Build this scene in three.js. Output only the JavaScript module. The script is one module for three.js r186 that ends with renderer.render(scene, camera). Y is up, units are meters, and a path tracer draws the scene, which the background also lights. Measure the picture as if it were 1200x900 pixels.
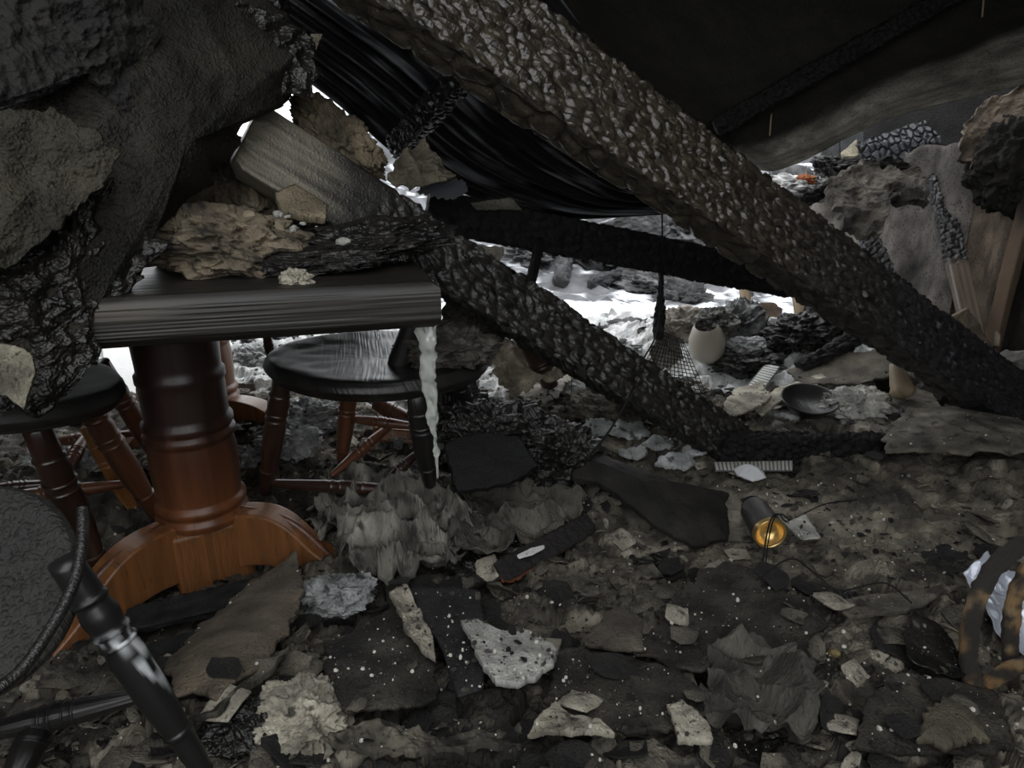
import * as THREE from 'three';
import { mergeGeometries, mergeVertices } from 'three/addons/utils/BufferGeometryUtils.js';
import { ImprovedNoise } from 'three/addons/math/ImprovedNoise.js';
import { RoundedBoxGeometry } from 'three/addons/geometries/RoundedBoxGeometry.js';

// ------------------------------------------------------------------ camera, sky, exposure
const scene = new THREE.Scene();
const PITCH = THREE.MathUtils.degToRad(19), FOCAL = 800, EYE = new THREE.Vector3(0, 0.88, 0);
const camera = new THREE.PerspectiveCamera(2 * Math.atan(450 / FOCAL) * 180 / Math.PI, 4 / 3, 0.05, 60);
camera.position.copy(EYE);
camera.rotation.set(-PITCH, 0, 0);
scene.background = new THREE.Color().setRGB(0.97, 0.99, 1.02);      // overcast winter sky, the only light
scene.backgroundIntensity = 1.0;
const renderer = new THREE.WebGLRenderer({ antialias: true });
renderer.toneMapping = THREE.LinearToneMapping;
renderer.toneMappingExposure = 2.8;
renderer.shadowMap.enabled = true;

// ------------------------------------------------------------------ helpers
const V = (x, y, z) => new THREE.Vector3(x, y, z);
const clamp = THREE.MathUtils.clamp, lerp = THREE.MathUtils.lerp, sstep = THREE.MathUtils.smoothstep;
const CP = Math.cos(PITCH), SP = Math.sin(PITCH);
// where a point seen at (px, py) of the 1200 x 900 photograph lies, d metres in front of the lens
function at(px, py, d) {
  const u = (px - 600) / FOCAL, v = (py - 450) / FOCAL;
  return V(EYE.x + d * u, EYE.y + d * (-SP - v * CP), EYE.z - d * (CP - v * SP));
}
function atH(px, py, h) {                                          // the same at height h
  const v = (py - 450) / FOCAL;
  return at(px, py, (EYE.y - h) / (SP + v * CP));
}
function rng(seed) {
  let s = (seed * 2654435761) >>> 0;
  return () => { s = (s + 0x6d2b79f5) | 0; let t = Math.imul(s ^ (s >>> 15), 1 | s); t = (t + Math.imul(t ^ (t >>> 7), 61 | t)) ^ t; return ((t ^ (t >>> 14)) >>> 0) / 4294967296; };
}
const PN = new ImprovedNoise();
const noise = (x, y, z = 0) => PN.noise(x + 31.7, y + 17.3, z + 5.1);
function fbm(x, y, z = 0, o = 4) { let s = 0, a = 0.5; for (let i = 0; i < o; i++) { s += a * noise(x, y, z + i * 7.7); x *= 2.03; y *= 2.03; z *= 2.03; a *= 0.5; } return s; }
function ridge(x, y, z = 0, o = 4) { let s = 0, a = 0.5; for (let i = 0; i < o; i++) { s += a * (1 - Math.abs(noise(x, y, z + i * 3.3)) * 2.2); x *= 2.07; y *= 2.07; z *= 2.07; a *= 0.5; } return s; }
function hash(i, j, k = 0) { let h = Math.imul(i, 374761393) ^ Math.imul(j, 668265263) ^ Math.imul(k, 2147483647 - 58); h = Math.imul(h ^ (h >>> 13), 1274126177); return ((h ^ (h >>> 16)) >>> 0) / 4294967296; }
// cells in the plane: [nearest distance, second - nearest, cell i, cell j, dx, dy]
const VO = [0, 0, 0, 0, 0, 0];
function voronoi(x, y, k) {
  const ix = Math.floor(x), iy = Math.floor(y); let f1 = 9, f2 = 9;
  for (let j = -1; j <= 1; j++) for (let i = -1; i <= 1; i++) {
    const a = ix + i, b = iy + j, dx = x - a - hash(a, b, k), dy = y - b - hash(a, b, k + 11), d = dx * dx + dy * dy;
    if (d < f1) { f2 = f1; f1 = d; VO[2] = a; VO[3] = b; VO[4] = dx; VO[5] = dy; } else if (d < f2) f2 = d;
  }
  VO[0] = Math.sqrt(f1); VO[1] = Math.sqrt(f2) - VO[0];
  return VO;
}
const mix3 = (a, b, t) => [lerp(a[0], b[0], t), lerp(a[1], b[1], t), lerp(a[2], b[2], t)];

// ------------------------------------------------------------------ names and labels
const used = {};
function numbered(name) { const n = used[name] = (used[name] ?? -1) + 1; return n ? name + '_' + String(n).padStart(3, '0') : name; }
function tag(o, label, category, group, kind) {
  if (label) o.userData.label = label;
  if (category) o.userData.category = category;
  if (group) o.userData.group = group;
  if (kind) o.userData.kind = kind;
  return o;
}
function mesh(name, geo, mat, parent, label) {
  const o = new THREE.Mesh(geo, mat); o.castShadow = o.receiveShadow = true;
  if (!parent || parent === scene) { o.name = numbered(name); scene.add(o); } else { o.name = name; parent.add(o); }
  if (label) o.userData.label = label;
  return o;
}
function thing(name, pos, label, category, group) {
  const o = new THREE.Group(); o.name = numbered(name); o.position.copy(pos); scene.add(o);
  return tag(o, label, category, group);
}
// world geometry -> mesh under a thing whose group stands at pos without turn
function part(name, geo, mat, t, label) { return mesh(name, geo.translate(-t.position.x, -t.position.y, -t.position.z), mat, t, label); }
// world geometry -> top-level mesh with its origin in its middle
function solo(name, geo, mat, label, category, group) {
  geo.computeBoundingBox(); const c = geo.boundingBox.getCenter(V(0, 0, 0)); geo.translate(-c.x, -c.y, -c.z);
  const o = mesh(name, geo, mat, scene); o.position.copy(c); return tag(o, label, category, group);
}

// ------------------------------------------------------------------ textures
function pnoise(x, y, p, k) {                                      // value noise that repeats after p cells
  const ix = Math.floor(x), iy = Math.floor(y), fx = x - ix, fy = y - iy, s = fx * fx * (3 - 2 * fx), t = fy * fy * (3 - 2 * fy);
  const w = (n) => ((n % p) + p) % p, a = hash(w(ix), w(iy), k), b = hash(w(ix + 1), w(iy), k), c = hash(w(ix), w(iy + 1), k), d = hash(w(ix + 1), w(iy + 1), k);
  return lerp(lerp(a, b, s), lerp(c, d, s), t);
}
function gnoise(x, y, px, py, k) { const ix = Math.floor(x), iy = Math.floor(y), fx = x - ix, fy = y - iy, s = fx * fx * (3 - 2 * fx), t = fy * fy * (3 - 2 * fy), w = (n, p) => ((n % p) + p) % p, h = (i, j) => hash(w(i, px), w(j, py), k); return lerp(lerp(h(ix, iy), h(ix + 1, iy), s), lerp(h(ix, iy + 1), h(ix + 1, iy + 1), s), t); }
function gfbm(u, v, px, py, k, o = 4) { let s = 0, a = 0.5; for (let i = 0; i < o; i++) { s += a * gnoise(u * px, v * py, px, py, k + i); px *= 2; py *= 2; a *= 0.5; } return s; }
function pfbm(u, v, p, k, o = 4) { let s = 0, a = 0.5; for (let i = 0; i < o; i++) { s += a * pnoise(u * p, v * p, p, k + i); p *= 2; a *= 0.5; } return s; }
function tex(n, fn, srgb, rep = 1) {
  const data = new Uint8Array(n * n * 4);
  for (let j = 0; j < n; j++) for (let i = 0; i < n; i++) {
    const c = fn((i + 0.5) / n, (j + 0.5) / n), o = (j * n + i) * 4;
    for (let k = 0; k < 3; k++) data[o + k] = clamp(Math.round(255 * (c.length ? c[k] : c)), 0, 255);
    data[o + 3] = 255;
  }
  const t = new THREE.DataTexture(data, n, n); t.wrapS = t.wrapT = THREE.RepeatWrapping; t.magFilter = THREE.LinearFilter; t.minFilter = THREE.LinearMipmapLinearFilter; t.generateMipmaps = true;
  if (srgb) t.colorSpace = THREE.SRGBColorSpace; t.repeat.set(rep, rep); t.needsUpdate = true; return t;
}
const gritC = tex(512, (u, v) => { const a = pfbm(u, v, 8, 1, 6), s = pnoise(u * 180, v * 180, 180, 9), t = pnoise(u * 90, v * 90, 90, 21); const g = 0.5 + 0.55 * a + (s > 0.93 ? 0.2 : 0) - (t > 0.86 ? 0.22 : 0); return [g, g * 0.99, g * 0.965]; }, true, 3);
const speckC = tex(512, (u, v) => { const a = pfbm(u, v, 8, 101, 6), s = pnoise(u * 200, v * 200, 200, 109), t = pnoise(u * 60, v * 60, 60, 121), k = pnoise(u * 256, v * 256, 256, 131); let g = 0.42 + 0.32 * a - (t > 0.8 ? 0.16 : 0) + 0.1 * (k - 0.5); if (s > 0.93) g = 0.8 + 0.2 * k; return [g, g * 0.99, g * 0.96]; }, true, 3);
const gritB = tex(512, (u, v) => 0.55 * pfbm(u, v, 12, 3, 6) + 0.3 * (pnoise(u * 120, v * 120, 120, 5) ** 3) + 0.15 * pnoise(u * 256, v * 256, 256, 8), false, 3);
const fibreB = tex(512, (u, v) => 0.5 * pfbm(u + 0.15 * pfbm(u, v, 4, 4, 3), v, 10, 31, 5) + 0.5 * Math.abs(2 * pfbm(u, v, 14, 41, 5) - 1), false, 4);
const grainC = tex(512, (u, v) => { const w = gnoise(u * 6, v * 2, 6, 2, 3) * 0.06, g = gfbm(u + w, v, 32, 2, 61, 4), f = gnoise(u * 200, v * 12, 200, 12, 71); const k = 0.62 + 0.5 * g - (f > 0.9 ? 0.16 : 0); return [k, k * 0.98, k * 0.95]; }, true, 2);
const grainB = tex(512, (u, v) => 0.6 * gfbm(u, v, 40, 2, 81, 4) + 0.4 * gnoise(u * 160, v * 8, 160, 8, 91), false, 2);
const mat = (rgb, rough, o = {}) => { const m = new THREE.MeshPhysicalMaterial({ roughness: rough, metalness: 0, ...o }); m.color.setRGB(...rgb); return m; };
const M = {
  ash: mat([1, 1, 1], 0.85, { vertexColors: true, map: gritC, bumpMap: gritB, bumpScale: 0.006 }),
  wet: mat([1, 1, 1], 0.42, { vertexColors: true, map: gritC, bumpMap: gritB, bumpScale: 0.006 }),
  fluff: mat([1, 1, 1], 0.95, { vertexColors: true, map: gritC, bumpMap: fibreB, bumpScale: 0.012 }),
  slab: mat([1, 1, 1], 0.8, { specularIntensity: 0.6, vertexColors: true, map: speckC, bumpMap: gritB, bumpScale: 0.005 }),
  char: mat([1, 1, 1], 0.32, { clearcoat: 0.25, clearcoatRoughness: 0.25, vertexColors: true, bumpMap: gritB, bumpScale: 0.003 }),
  charSoft: mat([1, 1, 1], 0.42, { vertexColors: true, bumpMap: gritB, bumpScale: 0.003 }),
  charDull: mat([1, 1, 1], 0.75, { specularIntensity: 0.45, vertexColors: true, bumpMap: gritB, bumpScale: 0.004 }),
  blackWood: mat([0.022, 0.021, 0.021], 0.38, { map: grainC, bumpMap: grainB, bumpScale: 0.0015 }),
  darkWood: mat([0.05, 0.026, 0.019], 0.3, { map: grainC, bumpMap: grainB, bumpScale: 0.0006, clearcoat: 0.4, clearcoatRoughness: 0.3 }),
  brownWood: mat([0.16, 0.066, 0.035], 0.36, { map: grainC, bumpMap: grainB, bumpScale: 0.0006, clearcoat: 0.3, clearcoatRoughness: 0.35 }),
  column: mat([1, 1, 1], 0.4, { vertexColors: true, map: grainC, bumpMap: grainB, bumpScale: 0.0005, clearcoat: 0.2, clearcoatRoughness: 0.3 }),
  orangeWood: mat([0.29, 0.125, 0.046], 0.42, { map: grainC, bumpMap: grainB, bumpScale: 0.0006, clearcoat: 0.25, clearcoatRoughness: 0.4 }),
  ochreWood: mat([0.33, 0.15, 0.05], 0.45, { map: grainC, bumpMap: grainB, bumpScale: 0.0006 }),
  paleWood: mat([0.36, 0.29, 0.2], 0.6, { map: grainC, bumpMap: grainB, bumpScale: 0.001 }),
  tableWood: mat([1, 1, 1], 0.5, { vertexColors: true, map: grainC, bumpMap: grainB, bumpScale: 0.002 }),
  sheetMetal: mat([1, 1, 1], 0.33, { metalness: 0.75, vertexColors: true, bumpMap: gritB, bumpScale: 0.0012 }),
  soot: mat([1, 1, 1], 0.7, { specularIntensity: 0.5, vertexColors: true, map: speckC, bumpMap: gritB, bumpScale: 0.006 }),
  steel: mat([0.42, 0.42, 0.42], 0.4, { metalness: 0.9, bumpMap: gritB, bumpScale: 0.001 }),
  brass: mat([0.72, 0.5, 0.2], 0.33, { metalness: 0.85, bumpMap: gritB, bumpScale: 0.0008 }),
  foil: mat([0.62, 0.66, 0.74], 0.3, { metalness: 0.35 }),
  rust: mat([1, 1, 1], 0.75, { vertexColors: true, bumpMap: gritB, bumpScale: 0.006 }),
  white: mat([0.8, 0.8, 0.78], 0.6, { bumpMap: gritB, bumpScale: 0.001 }),
  snow: mat([1, 1, 1], 0.9, { vertexColors: true, bumpMap: gritB, bumpScale: 0.01 }),
  ice: mat([0.8, 0.82, 0.77], 0.22, { transmission: 0.7, thickness: 0.03, ior: 1.31 }),
  plastic: mat([0.7, 0.72, 0.72], 0.2, { transmission: 0.35, thickness: 0 }),
  wire: mat([0.012, 0.0115, 0.011], 0.75, { specularIntensity: 0.3 }),
};

// ------------------------------------------------------------------ shapes
function setUV(g, s = 1) {                                          // flat uv in metres for shapes without their own
  const p = g.attributes.position, a = new Float32Array(p.count * 2);
  for (let i = 0; i < p.count; i++) { a[2 * i] = (p.getX(i) + 0.6 * p.getY(i)) * s; a[2 * i + 1] = (p.getZ(i) + 0.7 * p.getY(i)) * s; }
  g.setAttribute('uv', new THREE.BufferAttribute(a, 2)); return g;
}
function paint(g, fn) {
  const p = g.attributes.position, a = new Float32Array(p.count * 3), q = V(0, 0, 0);
  for (let i = 0; i < p.count; i++) { q.fromBufferAttribute(p, i); const c = fn(q); a[3 * i] = c[0]; a[3 * i + 1] = c[1]; a[3 * i + 2] = c[2]; }
  g.setAttribute('color', new THREE.BufferAttribute(a, 3)); return g;
}
// a solid sheet over a grid: P(u, v) -> Vector3; th thickness; col(p, u, v)
function sheet(P, nu, nv, th, col, size = [1, 1]) {
  const n = (nu + 1) * (nv + 1), pos = new Float32Array(n * 6), uv = new Float32Array(n * 4), c = col ? new Float32Array(n * 6) : null, idx = [];
  const pt = [];
  for (let j = 0; j <= nv; j++) for (let i = 0; i <= nu; i++) pt.push(P(i / nu, j / nv));
  const at2 = (i, j) => pt[clamp(j, 0, nv) * (nu + 1) + clamp(i, 0, nu)], a = V(0, 0, 0), b = V(0, 0, 0);
  for (let j = 0; j <= nv; j++) for (let i = 0; i <= nu; i++) {
    const k = j * (nu + 1) + i, p = pt[k];
    a.subVectors(at2(i + 1, j), at2(i - 1, j)); b.subVectors(at2(i, j + 1), at2(i, j - 1)); a.cross(b).normalize();
    pos.set([p.x, p.y, p.z], 3 * k); pos.set([p.x - a.x * th, p.y - a.y * th, p.z - a.z * th], 3 * (n + k));
    uv.set([i / nu * size[0], j / nv * size[1]], 2 * k); uv.set([i / nu * size[0], j / nv * size[1]], 2 * (n + k));
    if (c) { const q = col(p, i / nu, j / nv); c.set(q, 3 * k); c.set(q, 3 * (n + k)); }
  }
  const W = nu + 1;
  for (let j = 0; j < nv; j++) for (let i = 0; i < nu; i++) {
    const k = j * W + i; idx.push(k, k + 1, k + W + 1, k, k + W + 1, k + W); const m = k + n; idx.push(m, m + W + 1, m + 1, m, m + W, m + W + 1);
  }
  const edge = (p, q) => idx.push(p, p + n, q, q, p + n, q + n);
  for (let i = 0; i < nu; i++) { edge(i, i + 1); edge(nv * W + i + 1, nv * W + i); }
  for (let j = 0; j < nv; j++) { edge((j + 1) * W, j * W); edge(j * W + nu, (j + 1) * W + nu); }
  const g = new THREE.BufferGeometry();
  g.setAttribute('position', new THREE.BufferAttribute(pos, 3)); g.setAttribute('uv', new THREE.BufferAttribute(uv, 2));
  if (c) g.setAttribute('color', new THREE.BufferAttribute(c, 3));
  g.setIndex(idx); g.computeVertexNormals(); return g;
}
// an irregular plate or rag inside a closed outline of points
function patch(pts, o = {}) {
  const { disp = null, th = 0.01, amp = 0.006, freq = 14, rings = 22, segs = 90, jag = 0.012, seed = 1, dome = 0, col, drape = null, fold = 0, lift = 0 } = o;
  const cen = pts.reduce((a, p) => a.add(p), V(0, 0, 0)).divideScalar(pts.length), nor = V(0, 0, 0);
  pts.forEach((p, i) => { const q = pts[(i + 1) % pts.length]; nor.add(V((p.y - q.y) * (p.z + q.z), (p.z - q.z) * (p.x + q.x), (p.x - q.x) * (p.y + q.y))); });
  nor.normalize(); if (nor.dot(V(0, 0.75, 0.66)) < 0) nor.negate();
  const len = [0]; pts.forEach((p, i) => len.push(len[i] + p.distanceTo(pts[(i + 1) % pts.length])));
  const rim = [], jags = [], L = len[pts.length];
  for (let s = 0; s < segs; s++) {
    const t = s / segs * L; let k = 0; while (len[k + 1] < t) k++;
    const f = (t - len[k]) / (len[k + 1] - len[k]), p = pts[k].clone().lerp(pts[(k + 1) % pts.length], f), out = p.clone().sub(cen).normalize();
    const a = s / segs * Math.PI * 2, j = fbm(Math.cos(a) * 3 * (L + 1), Math.sin(a) * 3 * (L + 1), seed * 3.1, 4) * 2;
    rim.push(p); jags.push(out.multiplyScalar(j * jag * Math.min(1, L / 0.9)));
  }
  const R = rings + 1, n = R * segs, pos = new Float32Array(n * 6), uv = new Float32Array(n * 4), c = col ? new Float32Array(n * 6) : null, idx = [];
  const e1 = pts[1].clone().sub(pts[0]).normalize(), e2 = nor.clone().cross(e1), p = V(0, 0, 0);
  for (let r = 0; r < R; r++) for (let s = 0; s < segs; s++) {
    const f = r / rings, k = r * segs + s; p.lerpVectors(cen, rim[s], f).addScaledVector(jags[s], f ** 5);
    const x = p.clone().sub(cen).dot(e1), y = p.clone().sub(cen).dot(e2);
    let h = amp * (ridge(x * freq, y * freq, seed * 1.7, 4) - 0.35) + dome * (1 - f * f);
    if (fold) { const w = fbm(x * 5, y * 5, seed + 9, 3); h += fold * (0.5 + 0.5 * Math.sin((x * 0.8 + y * 0.6) * freq * 1.6 + w * 9)) ** 2 * (0.35 + 0.9 * Math.abs(noise(x * 7, y * 7, seed))); }
    if (disp) h += disp(x, y);
    if (drape) { p.y = drape(p.x, p.z) + lift + h + th; } else p.addScaledVector(nor, h);
    pos.set([p.x, p.y, p.z], 3 * k);
    const q = drape ? V(p.x, p.y - th, p.z) : p.clone().addScaledVector(nor, -th); pos.set([q.x, q.y, q.z], 3 * (n + k));
    uv.set([x, y], 2 * k); uv.set([x, y], 2 * (n + k));
    if (c) { const cc = col(p, f, x, y); c.set(cc, 3 * k); c.set(cc, 3 * (n + k)); }
  }
  // which way the rim runs round the normal
  const turn = rim[0].clone().sub(cen).cross(rim[Math.floor(segs / 4)].clone().sub(cen)).dot(nor) > 0;
  const tri = (a, b, d) => turn ? idx.push(a, b, d) : idx.push(a, d, b);
  for (let r = 0; r < rings; r++) for (let s = 0; s < segs; s++) {
    const s2 = (s + 1) % segs, a = r * segs + s, b = r * segs + s2, d = a + segs, e = b + segs;
    tri(a, d, e); if (r) tri(a, e, b); tri(n + a, n + e, n + d); if (r) tri(n + a, n + b, n + e);
  }
  for (let s = 0; s < segs; s++) { const a = rings * segs + s, b = rings * segs + (s + 1) % segs; tri(a, n + a, b); tri(b, n + a, n + b); }
  const g = new THREE.BufferGeometry();
  g.setAttribute('position', new THREE.BufferAttribute(pos, 3)); g.setAttribute('uv', new THREE.BufferAttribute(uv, 2));
  if (c) g.setAttribute('color', new THREE.BufferAttribute(c, 3));
  g.setIndex(idx); g.computeVertexNormals(); return g;
}
// a torn lump: noisy ellipsoid
function blob(seed, rx, ry, rz, o = {}) {
  const { detail = 24, amp = 0.35, freq = 2.2, col, flat = 0 } = o;
  const g = mergeVertices(new THREE.IcosahedronGeometry(1, detail).deleteAttribute('normal').deleteAttribute('uv'), 1e-4), p = g.attributes.position, q = V(0, 0, 0);
  for (let i = 0; i < p.count; i++) {
    q.fromBufferAttribute(p, i);
    const k = 1 + amp * (1.2 * fbm(q.x * freq, q.y * freq, q.z * freq + seed * 5.3, 3) + 0.55 * (ridge(q.x * freq * 1.7 + seed, q.y * freq * 1.7, q.z * freq * 1.7, 4) - 0.4));
    q.multiplyScalar(k); if (flat && q.y < -flat) q.y = -flat;
    p.setXYZ(i, q.x * rx, q.y * ry, q.z * rz);
  }
  if (col) paint(g, col); setUV(g); g.computeVertexNormals(); return g;
}
// charred or bare timber from a to b: w wide along the direction 'side', t thick
function timber(a, b, w, t, o = {}) {
  const { side = V(0, 1, 0), roll = 0, cell = [0.022, 0.013], depth = 0.006, seed = 1, res = 0.005, col, bare = null, round = 0.006, waver = 0.004, ends = 1, flatFace = false } = o;
  const X = b.clone().sub(a), L = X.length(); X.divideScalar(L);
  const Y0 = side.clone().addScaledVector(X, -side.dot(X)).normalize(), Z0 = X.clone().cross(Y0), Y = Y0.clone().multiplyScalar(Math.cos(roll)).addScaledVector(Z0, Math.sin(roll)), Z = X.clone().cross(Y);
  const per = 2 * (w + t), nq = Math.max(16, Math.round(per / res)), nu = Math.max(8, Math.round(L / res)), pos = [], colr = [], uv = [], idx = [];
  for (let i = 0; i <= nu; i++) for (let j = 0; j < nq; j++) {
    const u = i / nu * L, s = j / nq * per; let y, z, ny = 0, nz = 0;
    if (s < w) { y = -w / 2 + s; z = t / 2; nz = 1; } else if (s < w + t) { y = w / 2; z = t / 2 - (s - w); ny = 1; } else if (s < 2 * w + t) { y = w / 2 - (s - w - t); z = -t / 2; nz = -1; } else { y = -w / 2; z = -t / 2 + (s - 2 * w - t); ny = -1; }
    // round the arrises
    const ry = Math.max(0, Math.abs(y) - (w / 2 - round)), rz = Math.max(0, Math.abs(z) - (t / 2 - round)), rr = Math.hypot(ry, rz);
    if (ry > 0 && rz > 0 && rr > 0) { const k = round / rr; y = Math.sign(y) * (w / 2 - round + ry * k); z = Math.sign(z) * (t / 2 - round + rz * k); ny = Math.sign(y) * ry / rr; nz = Math.sign(z) * rz / rr; }
    const burn = bare ? bare(u, s, L) : 1;
    let h = 0;
    if (burn > 0 && depth > 0) {
      const wx = u + 0.012 * noise(u * 18, s * 18, seed), ws = s + 0.008 * noise(u * 22, s * 22, seed + 4);
      const low = flatFace && s > 2 * w + t - 0.01, cs = low ? 1.9 : 1, v = voronoi(wx / cell[0] / cs, ws / cell[1] / cs / (low ? 1.6 : 1), seed * 13), v1 = v[1], hh = hash(v[2], v[3], seed);
      h += burn * depth * (Math.min(1, v1 * 3.2) - 0.8 + 0.5 * (hh - 0.5) * Math.min(1, v1 * 5) - 0.5 * v[0] * v[0]);
      h += burn * depth * (0.3 * noise(u * 90, s * 160, seed) + (low ? 0 : 0.45 * noise(u * 26, s * 230, seed + 2)));
    }
    h += waver * fbm(u * 5, s * 9, seed * 2.3, 3) * 2;
    const taper = ends ? 1 - 0.25 * Math.max(0, 1 - Math.min(u, L - u) / 0.02) * (0.6 + 0.8 * hash(j >> 1, seed)) : 1;
    y = (y + ny * h) * taper; z = (z + nz * h) * taper;
    const p = a.clone().addScaledVector(X, u).addScaledVector(Y, y).addScaledVector(Z, z);
    pos.push(p.x, p.y, p.z); uv.push(s, u); const cc = col ? col(u, s, L, p) : [0.02, 0.02, 0.02]; colr.push(...cc);
  }
  for (let i = 0; i < nu; i++) for (let j = 0; j < nq; j++) { const k = i * nq + j, k2 = i * nq + (j + 1) % nq; idx.push(k, k2, k + nq, k2, k2 + nq, k + nq); }
  for (const e of [0, nu]) { const c0 = pos.length / 3, p = a.clone().addScaledVector(X, e ? L : 0); pos.push(p.x, p.y, p.z); uv.push(0, 0); const cc = col ? col(e ? L : 0, 0, L, p) : [0.02, 0.02, 0.02]; colr.push(...cc); for (let j = 0; j < nq; j++) { const k = e * nq + j, k2 = e * nq + (j + 1) % nq; e ? idx.push(c0, k, k2) : idx.push(c0, k2, k); } }
  const g = new THREE.BufferGeometry();
  g.setAttribute('position', new THREE.Float32BufferAttribute(pos, 3)); g.setAttribute('uv', new THREE.Float32BufferAttribute(uv, 2)); g.setAttribute('color', new THREE.Float32BufferAttribute(colr, 3)); g.setIndex(idx); 
  // faces must look outwards
  g.computeVertexNormals();
  const q = V(pos[0], pos[1], pos[2]).sub(a), nn = V(0, 0, 0).fromBufferAttribute(g.attributes.normal, Math.floor(nu / 2) * nq + Math.floor(nq * w / per / 2));
  if (nn.dot(Z) < 0) { for (let i = 0; i < idx.length; i += 3) { const k = idx[i]; idx[i] = idx[i + 1]; idx[i + 1] = k; } g.setIndex(idx); g.computeVertexNormals(); }
  return g;
}
// turned wood from a to b: profile of [share of length, radius]
function turned(a, b, prof, seg = 28) {
  const L = a.distanceTo(b), g = new THREE.LatheGeometry(prof.map(([t, r]) => new THREE.Vector2(Math.max(r, 0.0005), t * L)), seg);
  const m = new THREE.Matrix4().makeRotationFromQuaternion(new THREE.Quaternion().setFromUnitVectors(V(0, 1, 0), b.clone().sub(a).normalize())).setPosition(a);
  const uv = g.attributes.uv; for (let i = 0; i < uv.count; i++) uv.setXY(i, uv.getX(i) * 0.15, uv.getY(i) * L);
  return g.applyMatrix4(m);
}
function tube(pts, r, seg = 40, rad = 8) { return new THREE.TubeGeometry(new THREE.CatmullRomCurve3(pts), seg, r, rad); }
const ring = (t, r, w, k = 1.12) => [[t - w, r], [t - w * 0.7, r * k], [t, r * (k + 0.06)], [t + w * 0.7, r * k], [t + w, r]];
const LEG = (r) => [[0, 0], [0.001, r * 0.95], [0.14, r * 1.0], ...ring(0.17, r * 0.98, 0.012), [0.24, r * 1.18], ...ring(0.31, r * 1.05, 0.012), ...ring(0.36, r * 1.05, 0.01), [0.42, r * 1.16], [0.6, r * 1.12], [0.76, r * 0.92], ...ring(0.79, r * 0.85, 0.014), [0.9, r * 0.78], [0.999, r * 0.62], [1, 0]];
const RUNG = (r) => [[0, 0], [0.001, r * 0.6], [0.2, r * 0.85], [0.36, r * 1.05], ...ring(0.4, r, 0.012), ...ring(0.46, r * 1.05, 0.01), [0.5, r * 1.2], ...ring(0.54, r * 1.05, 0.01), ...ring(0.6, r, 0.012), [0.64, r * 1.05], [0.8, r * 0.85], [0.999, r * 0.6], [1, 0]];
// ------------------------------------------------------------------ the ash bed: its height and its colour
const mound = (px, py, h, sx, sz, h0 = 0.1) => { const p = atH(px, py, h0); return [p.x, p.z, h, sx, sz ?? sx]; };
const MOUNDS = [
  mound(450, 630, 0.06, 0.16, 0.2), mound(600, 520, 0.07, 0.2, 0.25), mound(720, 500, 0.06, 0.25), mound(830, 400, 0.14, 0.4, 0.3),
  mound(1010, 430, 0.16, 0.32, 0.3), mound(1130, 540, 0.06, 0.3), mound(1130, 700, 0.05, 0.3, 0.2), mound(250, 900, 0.1, 0.25, 0.18),
  mound(620, 900, 0.06, 0.35, 0.2), mound(1000, 860, 0.06, 0.3, 0.2), mound(330, 510, 0.05, 0.3, 0.3), mound(100, 560, 0.05, 0.4, 0.3),
  mound(640, 430, 0.12, 0.18, 0.2),
];
function groundBase(x, z) {
  let h = 0.065;
  for (const m of MOUNDS) { const dx = (x - m[0]) / m[3], dz = (z - m[1]) / m[4]; h += m[2] * Math.exp(-(dx * dx + dz * dz)); }
  const ped = Math.hypot(x + 0.66, z + 1.27); h -= 0.05 * Math.exp(-ped * ped / 0.05);
  return h + 0.05 * fbm(x * 1.9, z * 1.9, 3, 3);
}
// loose plates of two sizes, tilted each its own way
function plates(x, z, s, k, step, tilt) {
  const wx = x + 0.35 / s * noise(x * s * 0.8, z * s * 0.8, k), wz = z + 0.35 / s * noise(x * s * 0.8, z * s * 0.8, k + 40);
  const v = voronoi(wx * s, wz * s, k), a = hash(v[2], v[3], k + 2), b = hash(v[2], v[3], k + 3) - 0.5, c = hash(v[2], v[3], k + 4) - 0.5;
  return step * (a - 0.5) + tilt * (b * v[4] + c * v[5]) / s - step * 0.35 * Math.max(0, 0.05 - v[1]) / 0.05;
}
function smoothHere(x, z) { return Math.exp(-(((x - 0.62) / 0.34) ** 2 + ((z + 1.42) / 0.2) ** 2)); }   // the broad ash crust on the right
function ground(x, z) {
  const rough = 1 - 0.75 * smoothHere(x, z), far = sstep(-z, 1.8, 2.8);
  return groundBase(x, z) + rough * (plates(x, z, 6, 71, 0.024, 0.34) + plates(x, z, 15, 72, 0.014, 0.42) * (1 + 0.6 * far) + plates(x, z, 37, 73, 0.007, 0.5)) + 0.012 * fbm(x * 22, z * 22, 8, 3) * (1 + far) + 0.006 * ridge(x * 34, z * 34, 2, 3);
}
function gnd(px, py, up = 0) {                                      // where the ray through a pixel meets the bed
  let d = 0.3; for (let i = 0; i < 500; i++) { const p = at(px, py, d); if (p.y <= groundBase(p.x, p.z)) break; d *= 1.008; }
  const p = at(px, py, d); p.y = groundBase(p.x, p.z) + up; return p;
}
const TONES = [[0.012, 0.011, 0.009], [0.026, 0.023, 0.018], [0.06, 0.053, 0.041], [0.135, 0.121, 0.095], [0.27, 0.247, 0.198], [0.52, 0.485, 0.41]];
const tone = (t) => { t = clamp(t, 0, 4.999); const i = Math.floor(t); return mix3(TONES[i], TONES[i + 1], t - i); };
function cellTone(x, z, s, k) { const wx = x + 0.35 / s * noise(x * s * 0.8, z * s * 0.8, k), wz = z + 0.35 / s * noise(x * s * 0.8, z * s * 0.8, k + 40), v = voronoi(wx * s, wz * s, k); return hash(v[2], v[3], k + 7); }
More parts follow.
